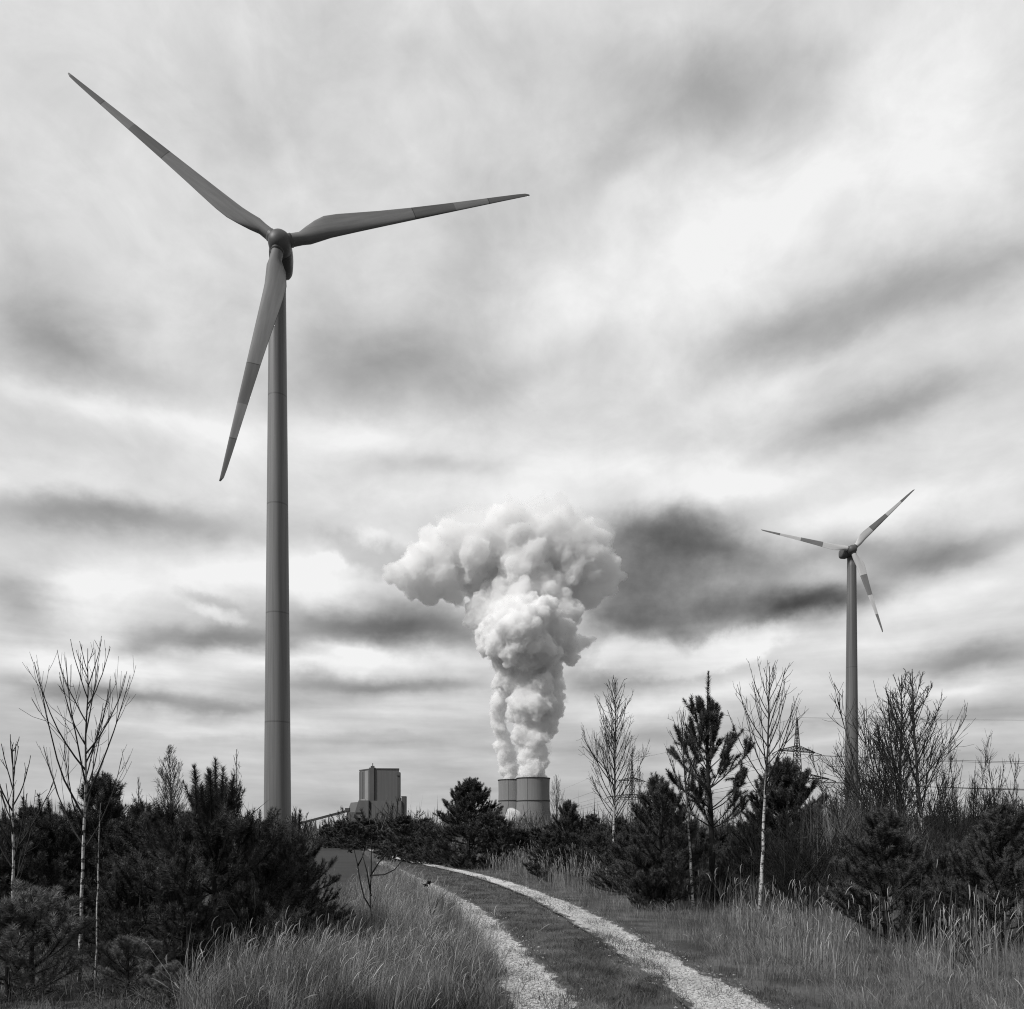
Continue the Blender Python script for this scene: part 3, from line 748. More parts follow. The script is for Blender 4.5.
def pine_meshes(seed, H, rad, z0, nwh, nbr, per_m=300, nl=.065, nw=.006, leaders=1, lean=0.0, sub=5, cand=.22, peak=1.0, needles='needles', low_elev=12, ld_=None, pexp=.62, top_elev=74, up=0.0, nst_=0.0):
    rng = np.random.default_rng(seed); w = MB(); c = MB()
    n = 14; tz = np.linspace(0, H, n); sw = np.cumsum(rng.normal(size=(n, 2)) * .012 * H / 3, 0); sw[0] = 0
    TP = np.column_stack([sw[:, 0] + lean * (tz / H) ** 1.5, sw[:, 1], tz]); TR = np.linspace(.014 * H + .012, .008, n)
    w.tube(TP, TR, 7)
    at_ = lambda z: np.array([np.interp(z, tz, TP[:, 0]), np.interp(z, tz, TP[:, 1]), z])
    ld = ld_ or min(.62, .17 * H)
    brush(c, at_(H - ld), at_(H) + [0, 0, .03], per_m * (1.3 if leaders < 2 else 2.6), nl * (1.0 if leaders < 2 else 1.4), nw, rng, (34, 66))
    for q in range(leaders if leaders > 1 else 0):                      # rival leading shoots beside the main one
        a = q * 6.283 / leaders + rng.normal() * .3; rr = rad * rng.uniform(.12, .34)
        p0 = at_(H * rng.uniform(.45, .6)); p1 = np.array([p0[0] + rr * math.cos(a), p0[1] + rr * math.sin(a), H * rng.uniform(.64, .73)])
        p2 = p1 + np.array([.04 * math.cos(a), .04 * math.sin(a), H * rng.uniform(.20, .31)])
        w.tube([p0, (p0 + p1) / 2 + [0, 0, -.04], p1, p2], [.014, .011, .009, .005], 5, False)
        brush(c, p1 * .75 + p0 * .25, p2, per_m * 2.8, nl * 1.45, nw * 1.15, rng, (38, 72))
        for _ in range(3):
            d2 = np.array([rng.normal() * .35, rng.normal() * .35, 1.0]); d2 /= np.linalg.norm(d2); pb = p1 * .8 + p0 * .2
            brush(c, pb, pb + d2 * cand * rng.uniform(.6, 1.0), per_m * 1.2, nl, nw, rng, (34, 66))
    fr = np.linspace(0, 1, nwh) ** 1.15
    for k, f in enumerate(fr):
        z = (H - ld * (1 if leaders < 4 else 1.6)) * (1 - f) + z0 * f
        prof = (f ** pexp) * peak if f < .75 else (.75 ** pexp * peak) * (1 - (f - .75) * .8)
        L0 = rad * prof / .84 + ld * .34
        a0 = rng.random() * 6.28
        nb_ = nbr if k else 4
        for q in range(nb_):
            a = a0 + q * 6.283 / nb_ + rng.normal() * .22
            e = R(top_elev - (top_elev - low_elev) * min(1, f * 1.25) ** .8 + rng.normal() * 7)
            L = L0 * rng.uniform(.68, 1.12)
            d = (math.cos(a) * math.cos(e), math.sin(a) * math.cos(e), math.sin(e))
            zz_ = z + rng.normal() * .03 * H / nwh
            P, dd = curve_pts(at_(zz_), d, L, 6, .38, rng, .05)
            w.tube(P, np.linspace(.006 + .011 * L, .004, 7), 4, False)
            st = 0.15 if L < .8 else .38
            for s_ in range(6):
                if (s_ + 1) / 6 > max(st, nst_ if L > .5 else 0): brush(c, P[s_], P[s_ + 1], per_m * (.75 if s_ < 4 else 1.15), nl, nw, rng)
            for r_ in range(3 + (L > .5)):                              # end candles
                d2 = dd + rng.normal(size=3) * .30 + [0, 0, .35 + up]; d2 /= np.linalg.norm(d2)
                brush(c, P[-1], P[-1] + d2 * cand * rng.uniform(.55, 1.15), per_m * 1.3, nl, nw, rng, (34, 66))
            ns_ = int(sub * min(1.6, L / .7))
            for s_ in range(ns_):
                t = rng.uniform(.30, .97); x = t * 6; i0 = min(5, int(x)); p = P[i0] + (P[i0 + 1] - P[i0]) * (x - i0)
                b_ = P[i0 + 1] - P[i0]; b_ /= np.linalg.norm(b_)
                sd = np.cross(b_, [0, 0, 1.0]); sd /= np.linalg.norm(sd) + 1e-9
                d2 = b_ * .75 + sd * rng.choice([-1, 1]) * rng.uniform(.4, .9) + np.array([0, 0, rng.uniform(.1, .75)]); d2 /= np.linalg.norm(d2)
                l2 = min(.55, (.14 + .42 * L * (1 - t))) * rng.uniform(.7, 1.2)
                Q, d3 = curve_pts(p, d2, l2, 3, .5, rng, .06)
                w.tube(Q, [.005, .004, .004, .003], 3, False)
                for m_ in range(3): brush(c, Q[m_], Q[m_ + 1], per_m * (.8 if m_ == 0 else 1.1), nl, nw, rng)
                if l2 > .2:
                    for _ in range(2):
                        d4 = d3 + rng.normal(size=3) * .4 + [0, 0, .2]; d4 /= np.linalg.norm(d4)
                        brush(c, Q[-1], Q[-1] + d4 * cand * .7 * rng.uniform(.5, 1), per_m * 1.1, nl, nw, rng, (28, 58))
    return w.mesh('pine_trunk', M['pine_bark']), c.mesh('pine_crown', M[needles], 'shade', False), H


def birch_meshes(seed, H, first, nb, nsub, spread, rmin=.004, r0=None, elev=(38, 60), lift=.5, lean=(0, 0), ntw=2, Lf=.34, tw='twig'):
    rng = np.random.default_rng(seed); t_, c = MB(), MB()
    n = 16; tz = np.linspace(0, H, n); sw = np.cumsum(rng.normal(size=(n, 2)) * .010 * H / 4, 0); sw[0] = 0
    TP = np.column_stack([sw[:, 0] + lean[0] * (tz / H), sw[:, 1] + lean[1] * (tz / H), tz]); r0 = r0 or .0085 * H
    t_.tube(TP, r0 * (1 - tz / H) ** .85 + rmin, 8)
    at_ = lambda z: np.array([np.interp(z, tz, TP[:, 0]), np.interp(z, tz, TP[:, 1]), z])
    for k in range(nb):
        f = (k + rng.random()) / nb; z = H * (first + (1 - first) * .965 * f)
        a = k * 2.4 + rng.normal() * .5; e = R(rng.uniform(*elev) + 12 * f)
        L = H * Lf * spread * ((1 - f) ** .75 + .10) * rng.uniform(.7, 1.15)
        if f < .12: L *= .75
        d = (math.cos(a) * math.cos(e), math.sin(a) * math.cos(e), math.sin(e))
        P, dd = curve_pts(at_(z), d, L, 7, lift, rng, .05)
        rb = rmin + .006 * L
        c.tube(P, np.linspace(rb, rmin * .8, 8), 4, False)
        for s_ in range(max(1, int(nsub * min(1.5, L / (H * Lf * .6))))):
            t = rng.uniform(.18, .95); x = t * 7; i0 = min(6, int(x)); p = P[i0] + (P[i0 + 1] - P[i0]) * (x - i0)
            b_ = P[i0 + 1] - P[i0]; b_ /= np.linalg.norm(b_)
            d2 = b_ + rng.normal(size=3) * .42 + np.array([0, 0, .22]); d2 /= np.linalg.norm(d2)
            l2 = L * (.18 + .38 * (1 - t)) * rng.uniform(.6, 1.2)
            Q, d3 = curve_pts(p, d2, l2, 4, .3, rng, .07)
            c.tube(Q, np.linspace(rmin * .95, rmin * .65, 5), 3, False)
            for _ in range(ntw):
                u_ = rng.uniform(.3, .95) * 4; i1 = min(3, int(u_)); p2 = Q[i1] + (Q[i1 + 1] - Q[i1]) * (u_ - i1)
                d4 = d3 + rng.normal(size=3) * .45; d4 /= np.linalg.norm(d4)
                c.tube([p2, p2 + d4 * l2 * .25, p2 + d4 * l2 * .5 + [0, 0, l2 * .06]], [rmin * .7, rmin * .6, rmin * .5], 3, False)
    return t_.mesh('birch_trunk', M['birch_bark']), c.mesh('birch_branches', M[tw]), H


def shrub_meshes(seed, H, nst, spread, nb, rmin):
    rng = np.random.default_rng(seed); t_, c = MB(), MB()
    for q in range(nst):
        a = rng.random() * 6.28; e = R(rng.uniform(90 - 34 * spread, 88))
        d = (math.cos(a) * math.cos(e), math.sin(a) * math.cos(e), math.sin(e)); L = H * rng.uniform(.65, 1.05)
        P, dd = curve_pts((rng.normal() * .08, rng.normal() * .08, 0), d, L, 10, .25, rng, .035)
        t_.tube(P, np.linspace(rmin * 2.2, rmin * .8, 11), 5, False)
        for k in range(nb):
            t = rng.uniform(.22, .95); x = t * 10; i0 = min(9, int(x)); p = P[i0] + (P[i0 + 1] - P[i0]) * (x - i0)
            b_ = P[i0 + 1] - P[i0]; b_ /= np.linalg.norm(b_)
            d2 = b_ + rng.normal(size=3) * .38; d2 /= np.linalg.norm(d2); l2 = L * (.10 + .28 * (1 - t)) * rng.uniform(.6, 1.2)
            Q, d3 = curve_pts(p, d2, l2, 4, .35, rng, .06); c.tube(Q, np.linspace(rmin, rmin * .65, 5), 3, False)
            for _ in range(3):
                u_ = rng.uniform(.2, .95) * 4; i1 = min(3, int(u_)); p2 = Q[i1] + (Q[i1 + 1] - Q[i1]) * (u_ - i1)
                d4 = d3 + rng.normal(size=3) * .4; d4 /= np.linalg.norm(d4)
                c.tube([p2, p2 + d4 * l2 * .25, p2 + d4 * l2 * .5 + [0, 0, l2 * .08]], [rmin * .7, rmin * .6, rmin * .5], 3, False)
    return t_.mesh('shrub_stems', M['twig']), c.mesh('shrub_twigs', M['twig']), H


PROTO = {}
def plant(kind, maker, px, D, top, label, group, name, cat, parts, rz=0.0, wide=1.0, z=None):
    """one plant: px = where its foot stands across, D = distance, top = how high it reaches"""
    meshes = PROTO.get(kind) or PROTO.setdefault(kind, maker())
    h = gz(top, D) + 0.03; s = h / meshes[2]
    x = gx(px, D)
    root = empty(name, (x, D, ground_z(np.array(x), np.array(D)) * 1.0 - .02), label, cat, group, rz)
    root.scale = (s * wide, s * wide, s)
    for pn, me in zip(parts, meshes[:2]):
        o = bpy.data.objects.new(pn, me); col.objects.link(o); o.parent = root
    return root


PK = {
    'tall': lambda: pine_meshes(12, 5.0, 1.0, 1.7, 7, 5, 480, .096, .009, sub=3, cand=.36, low_elev=30, ld_=1.12, pexp=1.0, top_elev=66, up=.7, nst_=.62),
    'bushy': lambda: pine_meshes(21, 2.5, 1.2, .12, 10, 7, 470, .064, .0055, leaders=7, sub=9, cand=.30, low_elev=-8, up=.6, ld_=.46, pexp=.8),
    'bushy2': lambda: pine_meshes(22, 2.6, 1.05, .1, 9, 7, 450, .064, .0055, leaders=4, sub=8, cand=.26, low_elev=-8, up=.3),
    'cone': lambda: pine_meshes(31, 4.2, 1.75, .15, 13, 7, 260, .11, .014, sub=7, cand=.36, low_elev=-8, up=.3, pexp=.75),
    'slim': lambda: pine_meshes(41, 3.0, .85, .15, 10, 6, 430, .080, .007, sub=7, cand=.30, low_elev=16, up=.4, ld_=.45),
    'slim2': lambda: pine_meshes(42, 3.2, 1.0, .15, 10, 6, 430, .080, .007, sub=7, cand=.30, lean=-.25, low_elev=12, up=.4),
    'small': lambda: pine_meshes(51, 1.1, .55, .06, 5, 5, 480, .065, .0045, sub=4, cand=.18, low_elev=12),
    'pale': lambda: pine_meshes(52, 1.1, .6, .06, 5, 6, 560, .075, .0048, sub=5, cand=.18, needles='pale_needles', low_elev=20, up=.2),
    'far': lambda: pine_meshes(61, 3.0, 1.15, .1, 9, 7, 130, .13, .024, sub=6, cand=.34, low_elev=-8, up=.3),
    'far2': lambda: pine_meshes(62, 3.0, .9, .1, 9, 6, 130, .13, .024, sub=6, cand=.34, low_elev=-4, up=.4),
}
BK = {
    'near_birch': lambda: birch_meshes(71, 3.64, .38, 22, 4.0, 1.0, .0042, .024, (36, 52), .95, (.12, 0), 1, .42),
    'edge_birch': lambda: birch_meshes(72, 2.6, .3, 16, 3, 1.15, .0052, .022, (34, 52), .8, (-.05, 0), 1, .44),
    'thin_birch': lambda: birch_meshes(73, 2.4, .3, 9, 2, .8, .0045, .018, (34, 52), .6, (.1, 0), 1, .34),
    'fish_birch': lambda: birch_meshes(74, 6.3, .27, 60, 6, .90, .0078, .05, (32, 46), .60, (.12, 0), 2, .38),
    'lean_birch': lambda: birch_meshes(75, 4.0, .40, 28, 4, .95, .0052, .034, (42, 58), .7, (-.38, 0), 1, .38),
    'spot_birch': lambda: birch_meshes(76, 4.4, .44, 28, 4, 1.0, .0052, .038, (36, 52), .95, (.12, 0), 1, .36),
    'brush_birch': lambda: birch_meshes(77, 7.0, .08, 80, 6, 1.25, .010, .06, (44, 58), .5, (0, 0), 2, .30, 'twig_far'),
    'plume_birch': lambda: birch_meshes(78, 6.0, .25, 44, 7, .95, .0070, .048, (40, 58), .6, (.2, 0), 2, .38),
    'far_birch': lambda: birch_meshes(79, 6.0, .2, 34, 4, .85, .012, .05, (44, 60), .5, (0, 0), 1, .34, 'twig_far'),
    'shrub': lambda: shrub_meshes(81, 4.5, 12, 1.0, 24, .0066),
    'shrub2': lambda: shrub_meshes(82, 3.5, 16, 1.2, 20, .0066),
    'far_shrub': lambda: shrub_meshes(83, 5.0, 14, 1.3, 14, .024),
}
def pine(k, px, D, top, label, group, rz=0.0, wide=1.0): return plant(k, PK[k], px, D, top, label, group, 'pine_tree', 'pine tree', ('trunk', 'crown'), rz, wide)
def birch(k, px, D, top, label, group, rz=0.0, wide=1.0): return plant(k, BK[k], px, D, top, label, group, 'birch_tree', 'birch tree', ('trunk', 'branches'), rz, wide)
def shrub(k, px, D, top, label, group, rz=0.0, wide=1.0): return plant(k, BK[k], px, D, top, label, group, 'bare_shrub', 'shrub', ('stems', 'twigs'), rz, wide)


gl, gm, gr = 'young pines left of the track', 'pines beyond the track', 'pines right of the track'
pine('bushy', 216, 9.4, 762, 'broad dark pine with upright candle shoots on top, in front of the big turbine tower', gl, .3, 1.0)
pine('bushy2', 290, 10.4, 814, 'low bushy pine at the right end of the left thicket, reaching toward the bare field', gl, 2.0, 1.0)
pine('slim', 106, 11.4, 772, 'open crowned pine right behind the near white stemmed birch', gl, 1.0)
pine('bushy2', 52, 11.0, 800, 'dark pine left of the near birch, its top below the birch branches', gl, 4.0)
pine('bushy', 8, 10.5, 812, 'dark pine cut by the left edge of the picture', gl, 2.2)
pine('slim2', 152, 10.8, 798, 'dark pine between the near birch and the broad candle topped pine', gl, .8, 1.2)
pine('pale', 32, 8.0, 893, 'small pale needled pine in front of the near birch foot, leftmost', gl, .5, 1.2)
pine('pale', 128, 8.0, 938, 'small pale needled pine just right of the near birch foot', gl, 2.5, 1.3)
pine('bushy2', 128, 9.6, 856, 'dense low pine filling the shade behind the near birch stem', gl, 5.0, 1.2)
pine('bushy', 258, 11.8, 812, 'dark pine pressed between the broad candle topped pine and the low bushy one', gl, 3.9, .9)
pine('small', 8, 7.6, 915, 'small dark pine in the lower left corner', gl, 1.4, 1.3)
pine('bushy2', 85, 13.5, 812, 'dark pine deep in the left thicket behind the near birch', gl, 3.0, 1.2)
pine('bushy2', 182, 8.7, 878, 'low dark pine spreading at the foot of the broad candle topped pine', gl, 1.1, 1.1)
pine('bushy2', 246, 9.2, 872, 'low dark pine at the edge of the tall dry grass before the thicket', gl, 2.7, .9)
pine('pale', 170, 7.6, 962, 'tiny pale pine at the bottom edge beside the tall dry grass', gl, 4.5, 1.3)

pine('cone', 468, 36, 778, 'big dark pine just left of the cooling towers, tallest beyond the track', gm, .4, 1.15)
pine('far', 402, 44, 815, 'dark rounded pine below the boiler house at the bend of the track', gm, .0, 1.5)
pine('far', 430, 40, 822, 'low dark pine hugging the left foot of the big pine by the cooling towers', gm, 1.0, 1.3)
pine('far2', 497, 35, 815, 'smaller pine hugging the right side of the big pine below the cooling towers', gm, 2.0, 1.1)
pine('slim', 570, 27, 800, 'single pine with candle top right of the cooling towers', gm, .7, 1.0)
pine('slim2', 545, 27, 830, 'low dark pine below the right cooling tower beside the track verge', gm, 1.7, 1.4)
pine('bushy2', 600, 25, 826, 'low dark pine in the hedge before the fishbone birch', gm, 2.7, 1.3)
pine('bushy', 640, 22.5, 822, 'low dark pine in the hedge right of the fishbone birch', gm, .7, 1.0)
pine('far', 520, 38, 828, 'squat dark pine in the hedge below the cooling towers', gm, 3.3, 1.3)
pine('cone', 620, 33, 816, 'dark pine standing behind the hedge, right behind the fishbone birch stem', gm, 5.1, 1.0)

pine('tall', 711, 17.5, 673, 'tallest pine right of the track with bare lower trunk and upright bottlebrush shoots', gr, .9, 1.0)
pine('slim2', 664, 17.0, 772, 'left leaning dense pine beside the tallest pine', gr, .2, 1.05)
pine('cone', 786, 19.5, 757, 'broad dark pine behind the white spotted birch, below the power pylon', gr, 1.9, 1.0)
pine('bushy', 648, 16.8, 850, 'low dark pine at the verge below the left leaning pine', gr, 4.4, .75)
pine('bushy2', 752, 17.8, 815, 'dark pine between the tallest pine and the white spotted birch', gr, 1.4, 1.2)
pine('bushy', 806, 18.5, 832, 'low dark pine right of the white spotted birch foot', gr, 5.6, .95)
pine('slim', 888, 11.6, 809, 'near dark pine with spreading shoots right of the second turbine tower', gr, .0, 1.35)
pine('bushy2', 946, 12.6, 842, 'dark bushy pine between the near spreading pine and the right edge pine', gr, 2.2, 1.1)
pine('slim2', 1000, 11.2, 797, 'dark pine with one tall shoot at the right edge of the picture', gr, 3.6, 1.2)
pine('small', 965, 9.3, 938, 'tiny pine in the reeds at the lower right', gr, .4, .8)
pine('bushy2', 690, 19.5, 838, 'dark low pine behind the leaning birch stem', gr, .9, 1.2)
pine('bushy', 735, 20.5, 830, 'dark low pine deep in the thicket behind the tallest pine', gr, 2.9, 1.1)

bg_ = 'bare birches'
birch('near_birch', 79, 8.76, 645, 'near birch with white lower stem and few long arching branches, far left', bg_, 0.5, .74)
birch('thin_birch', 96, 8.9, 800, 'thin second birch stem close to the right of the near birch', bg_, 1.1, .7)
birch('edge_birch', 12, 9.2, 742, 'birch branches reaching in at the left edge of the picture', bg_, 2.0, .8)
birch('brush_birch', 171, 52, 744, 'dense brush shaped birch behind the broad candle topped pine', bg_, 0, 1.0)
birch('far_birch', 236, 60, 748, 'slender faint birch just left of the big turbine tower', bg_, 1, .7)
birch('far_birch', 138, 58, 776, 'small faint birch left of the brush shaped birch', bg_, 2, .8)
birch('fish_birch', 613, 30, 676, 'tall fishbone branched birch right of the cooling towers', bg_, 0.0, .78)
birch('lean_birch', 694, 16.6, 712, 'white stemmed birch leaning left in front of the tallest pine', bg_, 0.0, .8)
birch('spot_birch', 760, 15.9, 665, 'straight white spotted birch between the tallest pine and the power pylon', bg_, 0.0, .85)
birch('plume_birch', 556, 46, 774, 'small bare birch immediately right of the cooling towers', bg_, 1.0, .7)
birch('far_birch', 640, 34, 765, 'thin bare birch half way between fishbone birch and tallest pine', bg_, 3.0, .7)
birch('far_birch', 656, 36, 778, 'low bare birch behind the left leaning pine', bg_, 4.0, .8)
birch('plume_birch', 926, 19, 668, 'tall bare birch with white lower stem, right of the second turbine', bg_, 2.0, 1.1)
birch('plume_birch', 900, 23, 676, 'bare birch with brushy upright crown just right of the second turbine tower', bg_, 4.0, 1.1)
birch('far_birch', 490, 48, 790, 'faint bare birch top behind the big pine by the cooling towers', bg_, 5.0, .6)
sg = 'bare shrubs'
shrub('shrub', 905, 22, 690, 'many stemmed bare shrub left behind the tall white stemmed birch', sg, 1.0, 1.1)
shrub('shrub2', 872, 24, 742, 'bare shrub at the foot of the second turbine tower', sg, 2.0, .9)
shrub('shrub2', 968, 22, 742, 'bare shrub right of the tall white stemmed birch', sg, .6, .7)
shrub('shrub2', 835, 26, 772, 'low bare shrub left of the second turbine tower', sg, 4.1, .9)
shrub('shrub2', 1015, 20, 755, 'bare shrub cut by the right edge of the picture', sg, 3.1, .9)
shrub('shrub2', 935, 18, 790, 'low bare shrub at the stem of the tall white stemmed birch', sg, 5.0, 1.2)
shrub('shrub2', 850, 19, 800, 'low twiggy shrub between the spreading pine and the second turbine', sg, 2.6, 1.3)
shrub('shrub2', 985, 17, 805, 'low twiggy shrub behind the right edge pine', sg, .3, 1.3)
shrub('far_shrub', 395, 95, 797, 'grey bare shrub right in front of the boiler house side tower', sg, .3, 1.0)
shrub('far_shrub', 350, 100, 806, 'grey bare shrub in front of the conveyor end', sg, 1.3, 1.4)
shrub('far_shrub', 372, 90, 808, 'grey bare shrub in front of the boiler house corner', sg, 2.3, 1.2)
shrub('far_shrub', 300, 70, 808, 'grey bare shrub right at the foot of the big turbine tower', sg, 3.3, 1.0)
rng0 = random.Random(4)
for k in range(16):
    shrub('shrub2' if k % 3 else 'shrub', 792 + k * 15.5 + rng0.uniform(-6, 6), 15.5 + rng0.uniform(0, 9), 806 + rng0.uniform(-16, 14), 'low bare twiggy shrub in the tangled thicket behind the near dark pines on the right', 'low shrubs of the thicket on the right', k * 1.1, 1.25)
for k in range(12):
    x = 628 + k * 18.5 + rng0.uniform(-6, 6)
    pine(('bushy2', 'slim2', 'bushy')[k % 3], x, 18.6 + rng0.uniform(0, 4), 832 + rng0.uniform(-14, 14), 'low dark pine filling the stand around the tallest pine right of the track', 'low pines around the tallest pine', k * 1.9, 1.15)
for k in range(9):
    pine('far' if k % 2 else 'far2', 328 + k * 12 + rng0.uniform(-4, 4), 80 + rng0.uniform(-12, 30), 822 + rng0.uniform(-5, 4), 'dark low pine in the far row below the boiler house, beyond the bare field', 'far low pines beyond the bare field', k * 1.3, 1.7)
for k in range(25):
    x = 536 + k * 20.5 + rng0.uniform(-8, 8)
    pine('far' if k % 3 else 'far2', x, 42 + rng0.uniform(-8, 26), 822 + rng0.uniform(-9, 5), 'dark low pine among the distant pines behind the thicket right of the cooling towers', 'distant low pines right of the cooling towers', k * 1.7, 1.4)
for k in range(12):
    pine('far' if k % 3 else 'far2', -20 + k * 26 + rng0.uniform(-8, 8), 30 + rng0.uniform(-8, 16), 816 + rng0.uniform(-10, 6), 'dark low pine among the pines behind the left thicket', 'low pines behind the left thicket', k * 1.7, 1.3)


# dark sapling with seed heads, dead stems
def sapling(px, D, label, pts_list, heads, name='weed_stem', thick=.006, m='twig'):
    root = empty(name, (gx(px, D), D, -.02), label, 'sapling', None)
    b = MB()
    rngs = np.random.default_rng(int(px))
    for pts in pts_list:
        P = np.array([((x - px) / F * D, rngs.normal() * .03, gz(y, D)) for x, y in pts]); b.tube(P, np.linspace(thick * 1.3, thick * .6, len(P)), 5)
    b.build('stems', M[m], root)
    for x, y, r in heads or []:
        h = MB(); o = np.array([(x - px) / F * D, 0, gz(y, D)])
        for _ in range(22):
            d = rngs.normal(size=3) + [0, 0, .3]; d *= r / F * D * rngs.uniform(.4, 1.0) / np.linalg.norm(d)
            h.tube([o - d * .1, o + d * .6, o + d], [.004, .010, .003], 4, False)
        h.build('seed_head', M['twig'], root)
    return root


sapling(372, 11.8, 'dark bare sapling with withered seed heads between the pines and the track', [
    [(372, 940), (371, 915), (370, 895), (371, 872), (371, 850), (371, 838)], [(371, 907), (364, 896), (360, 880), (357, 862), (354, 848)], [(370, 875), (378, 862), (385, 854), (390, 847)],
    [(371, 874), (385, 873), (395, 868), (408, 852)], [(357, 865), (362, 856), (365, 845)], [(371, 910), (376, 895)], [(371, 895), (367, 870), (363, 852)]],
    [(352, 846, 5), (358, 842, 6), (364, 846, 5), (368, 843, 4), (349, 850, 4)], 'bare_sapling', .010)
sapling(434, 11.2, 'tall dead weed stem with one dark seed head at the edge of the track', [[(438, 962), (434, 930), (430, 905), (427, 884)], [(432, 915), (438, 900), (448, 890)], [(435, 935), (428, 915)]], [(426, 883, 4), (429, 881, 3)], 'weed_stem', .005)
sapling(143, 8.6, 'pale dead forked stem in front of the dark pines right of the near birch', [[(112, 955), (125, 940), (146, 922), (158, 910), (164, 905)], [(146, 922), (140, 905), (138, 890)], [(146, 922), (150, 902), (148, 888)], [(152, 916), (160, 915)]], [], 'dead_branch', .005, 'pale_stem' if 'pale_stem' in M else 'dry_grass')
sapling(250, 8.9, 'pale forked weed stem in front of the broad pine', [[(252, 962), (250, 930), (248, 905)], [(250, 935), (236, 915), (221, 893)], [(250, 925), (256, 905), (254, 890)], [(240, 920), (243, 905)]], [], 'dead_branch', .0045, 'dry_grass')


for px, D, pts, lab in (
    (812, 12.6, [(812, 905), (822, 880), (832, 858), (840, 842), (846, 838)], 'pale reed stalk bent right between the white spotted birch and the near dark pine'),
    (784, 14.0, [(783, 905), (785, 870), (784, 838)], 'straight pale dead stalk just right of the white spotted birch'),
    (946, 10.0, [(948, 930), (944, 895), (936, 872), (932, 866)], 'pale bent reed stalk in front of the bushy pine on the right'),
    (958, 9.6, [(960, 945), (962, 915), (955, 902)], 'short pale reed stalk broken over near the right edge pine'),
    (924, 9.8, [(923, 940), (921, 905), (922, 872)], 'pale upright weed stalk in front of the near spreading pine'),
    (904, 9.6, [(905, 940), (902, 912), (896, 898), (906, 888)], 'pale crooked stalk at the foot of the near spreading pine')):
    sapling(px, D, lab, [pts], [], 'reed_stalk', .0055, 'dry_grass')


# ------------------------------------------------------------------ grass
def grass(name, pts, h, m, wid=.005, lean=.35, wind=(-.15, 0.0), seed=1, plume=0.0, plume_len=.16, clump=.22):
    rng = np.random.default_rng(seed); n = len(pts)
    X_, Y_ = pts[:, 0], pts[:, 1]; Zg = ground_z(X_, Y_) - .01
    cell = clump
    ix, iy = np.floor(X_ / cell + .35 * np.sin(Y_ * 3)), np.floor(Y_ / cell * .8 + .35 * np.sin(X_ * 3))
    hsh = lambda q: np.modf(np.abs(np.sin(ix * 12.9898 + iy * 78.233 + q * 37.7) * 43758.5453))[0]
    big = np.array([mnoise.noise((p * .8, q * .5, seed)) for p, q in zip(X_, Y_)])
    hh = h * rng.uniform(.40, 1.1, n) * (.62 + .62 * hsh(1)) * (1 + .45 * big); a = rng.random(n) * 2 * np.pi * .6 + hsh(2) * 6.283; ln = np.abs(rng.normal(size=n)) * lean * (.5 + 1.1 * hsh(3))
    dxy = np.column_stack([np.cos(a) * ln + wind[0], np.sin(a) * ln + wind[1]]) * hh[:, None]
    f = rng.random(n) * np.pi; sd = np.column_stack([np.cos(f), np.sin(f) * .5, np.zeros(n)])
    dist = np.hypot(X_, Y_); w = wid * rng.uniform(.7, 1.3, n) * np.maximum(1, dist / 16)
    B = np.column_stack([X_, Y_, Zg])
    lv = []
    droop = np.clip(ln * 1.1, 0, .75)
    for t, ww in ((0, 1.0), (.40, .9), (.75, .65)):
        c = B + np.column_stack([dxy * t ** 1.9, hh * (t - droop * .35 * t ** 3)])
        lv += [c - sd * (w * ww / 2)[:, None], c + sd * (w * ww / 2)[:, None]]
    tip = B + np.column_stack([dxy, hh * (1 - droop * .35)])
    V = np.stack(lv + [tip], 1)
    o = (np.arange(n) * 7)[:, None]
    Q = np.concatenate([o + np.array([0, 1, 3, 2]), o + np.array([2, 3, 5, 4])]); T = o + np.array([4, 5, 6])
    sh = np.clip(rng.beta(2, 2, n) * .55 + .55 * hsh(4) - .05, 0, 1)
    b = MB(); b.add(V.reshape(-1, 3), Q, T, None, np.repeat(sh, 7))
    if plume > 0:
        idx = np.nonzero(rng.random(n) < plume)[0]
        for i_ in idx:
            p = tip[i_]; d = np.array([dxy[i_, 0], dxy[i_, 1], hh[i_] * .8]); d /= np.linalg.norm(d)
            L = plume_len * rng.uniform(.7, 1.2); droopv = np.array([wind[0] * 1.2 + rng.normal() * .25, rng.normal() * .2, -.25])
            pp = [p - d * L * .3, p + d * L * .15, p + d * L * .5 + droopv * L * .2, p + d * L * .75 + droopv * L * .55]
            k = max(1, dist[i_] / 18); b.tube(pp, np.array([.002, .0048, .0042, .0012]) * k, 4, False, .8)
    return tag(b.build(name, M[m], attr='shade', smooth=False), kind='stuff')


def scatter(n, y0, y1, ok, seed, power=1.0, xr=(-16, 20)):
    """points over the ground, denser near the viewer"""
    rng = np.random.default_rng(seed); out = []; tot = 0
    while tot < n:
        u = rng.random(n); y = y0 * (y1 / y0) ** (u ** power) if power else y0 + (y1 - y0) * u
        x = rng.uniform(-1, 1, n) * (y * .72 + 3.0)
        cl = np.array([mnoise.noise((a * 1.3, b * 1.3, seed)) for a, b in zip(x[:n], y[:n])])
        k = ok(x, y) & (rng.random(n) < .55 + cl * .9)
        out.append(np.column_stack([x, y])[k]); tot += k.sum()
        if k.sum() == 0: break
    return np.concatenate(out)[:n]


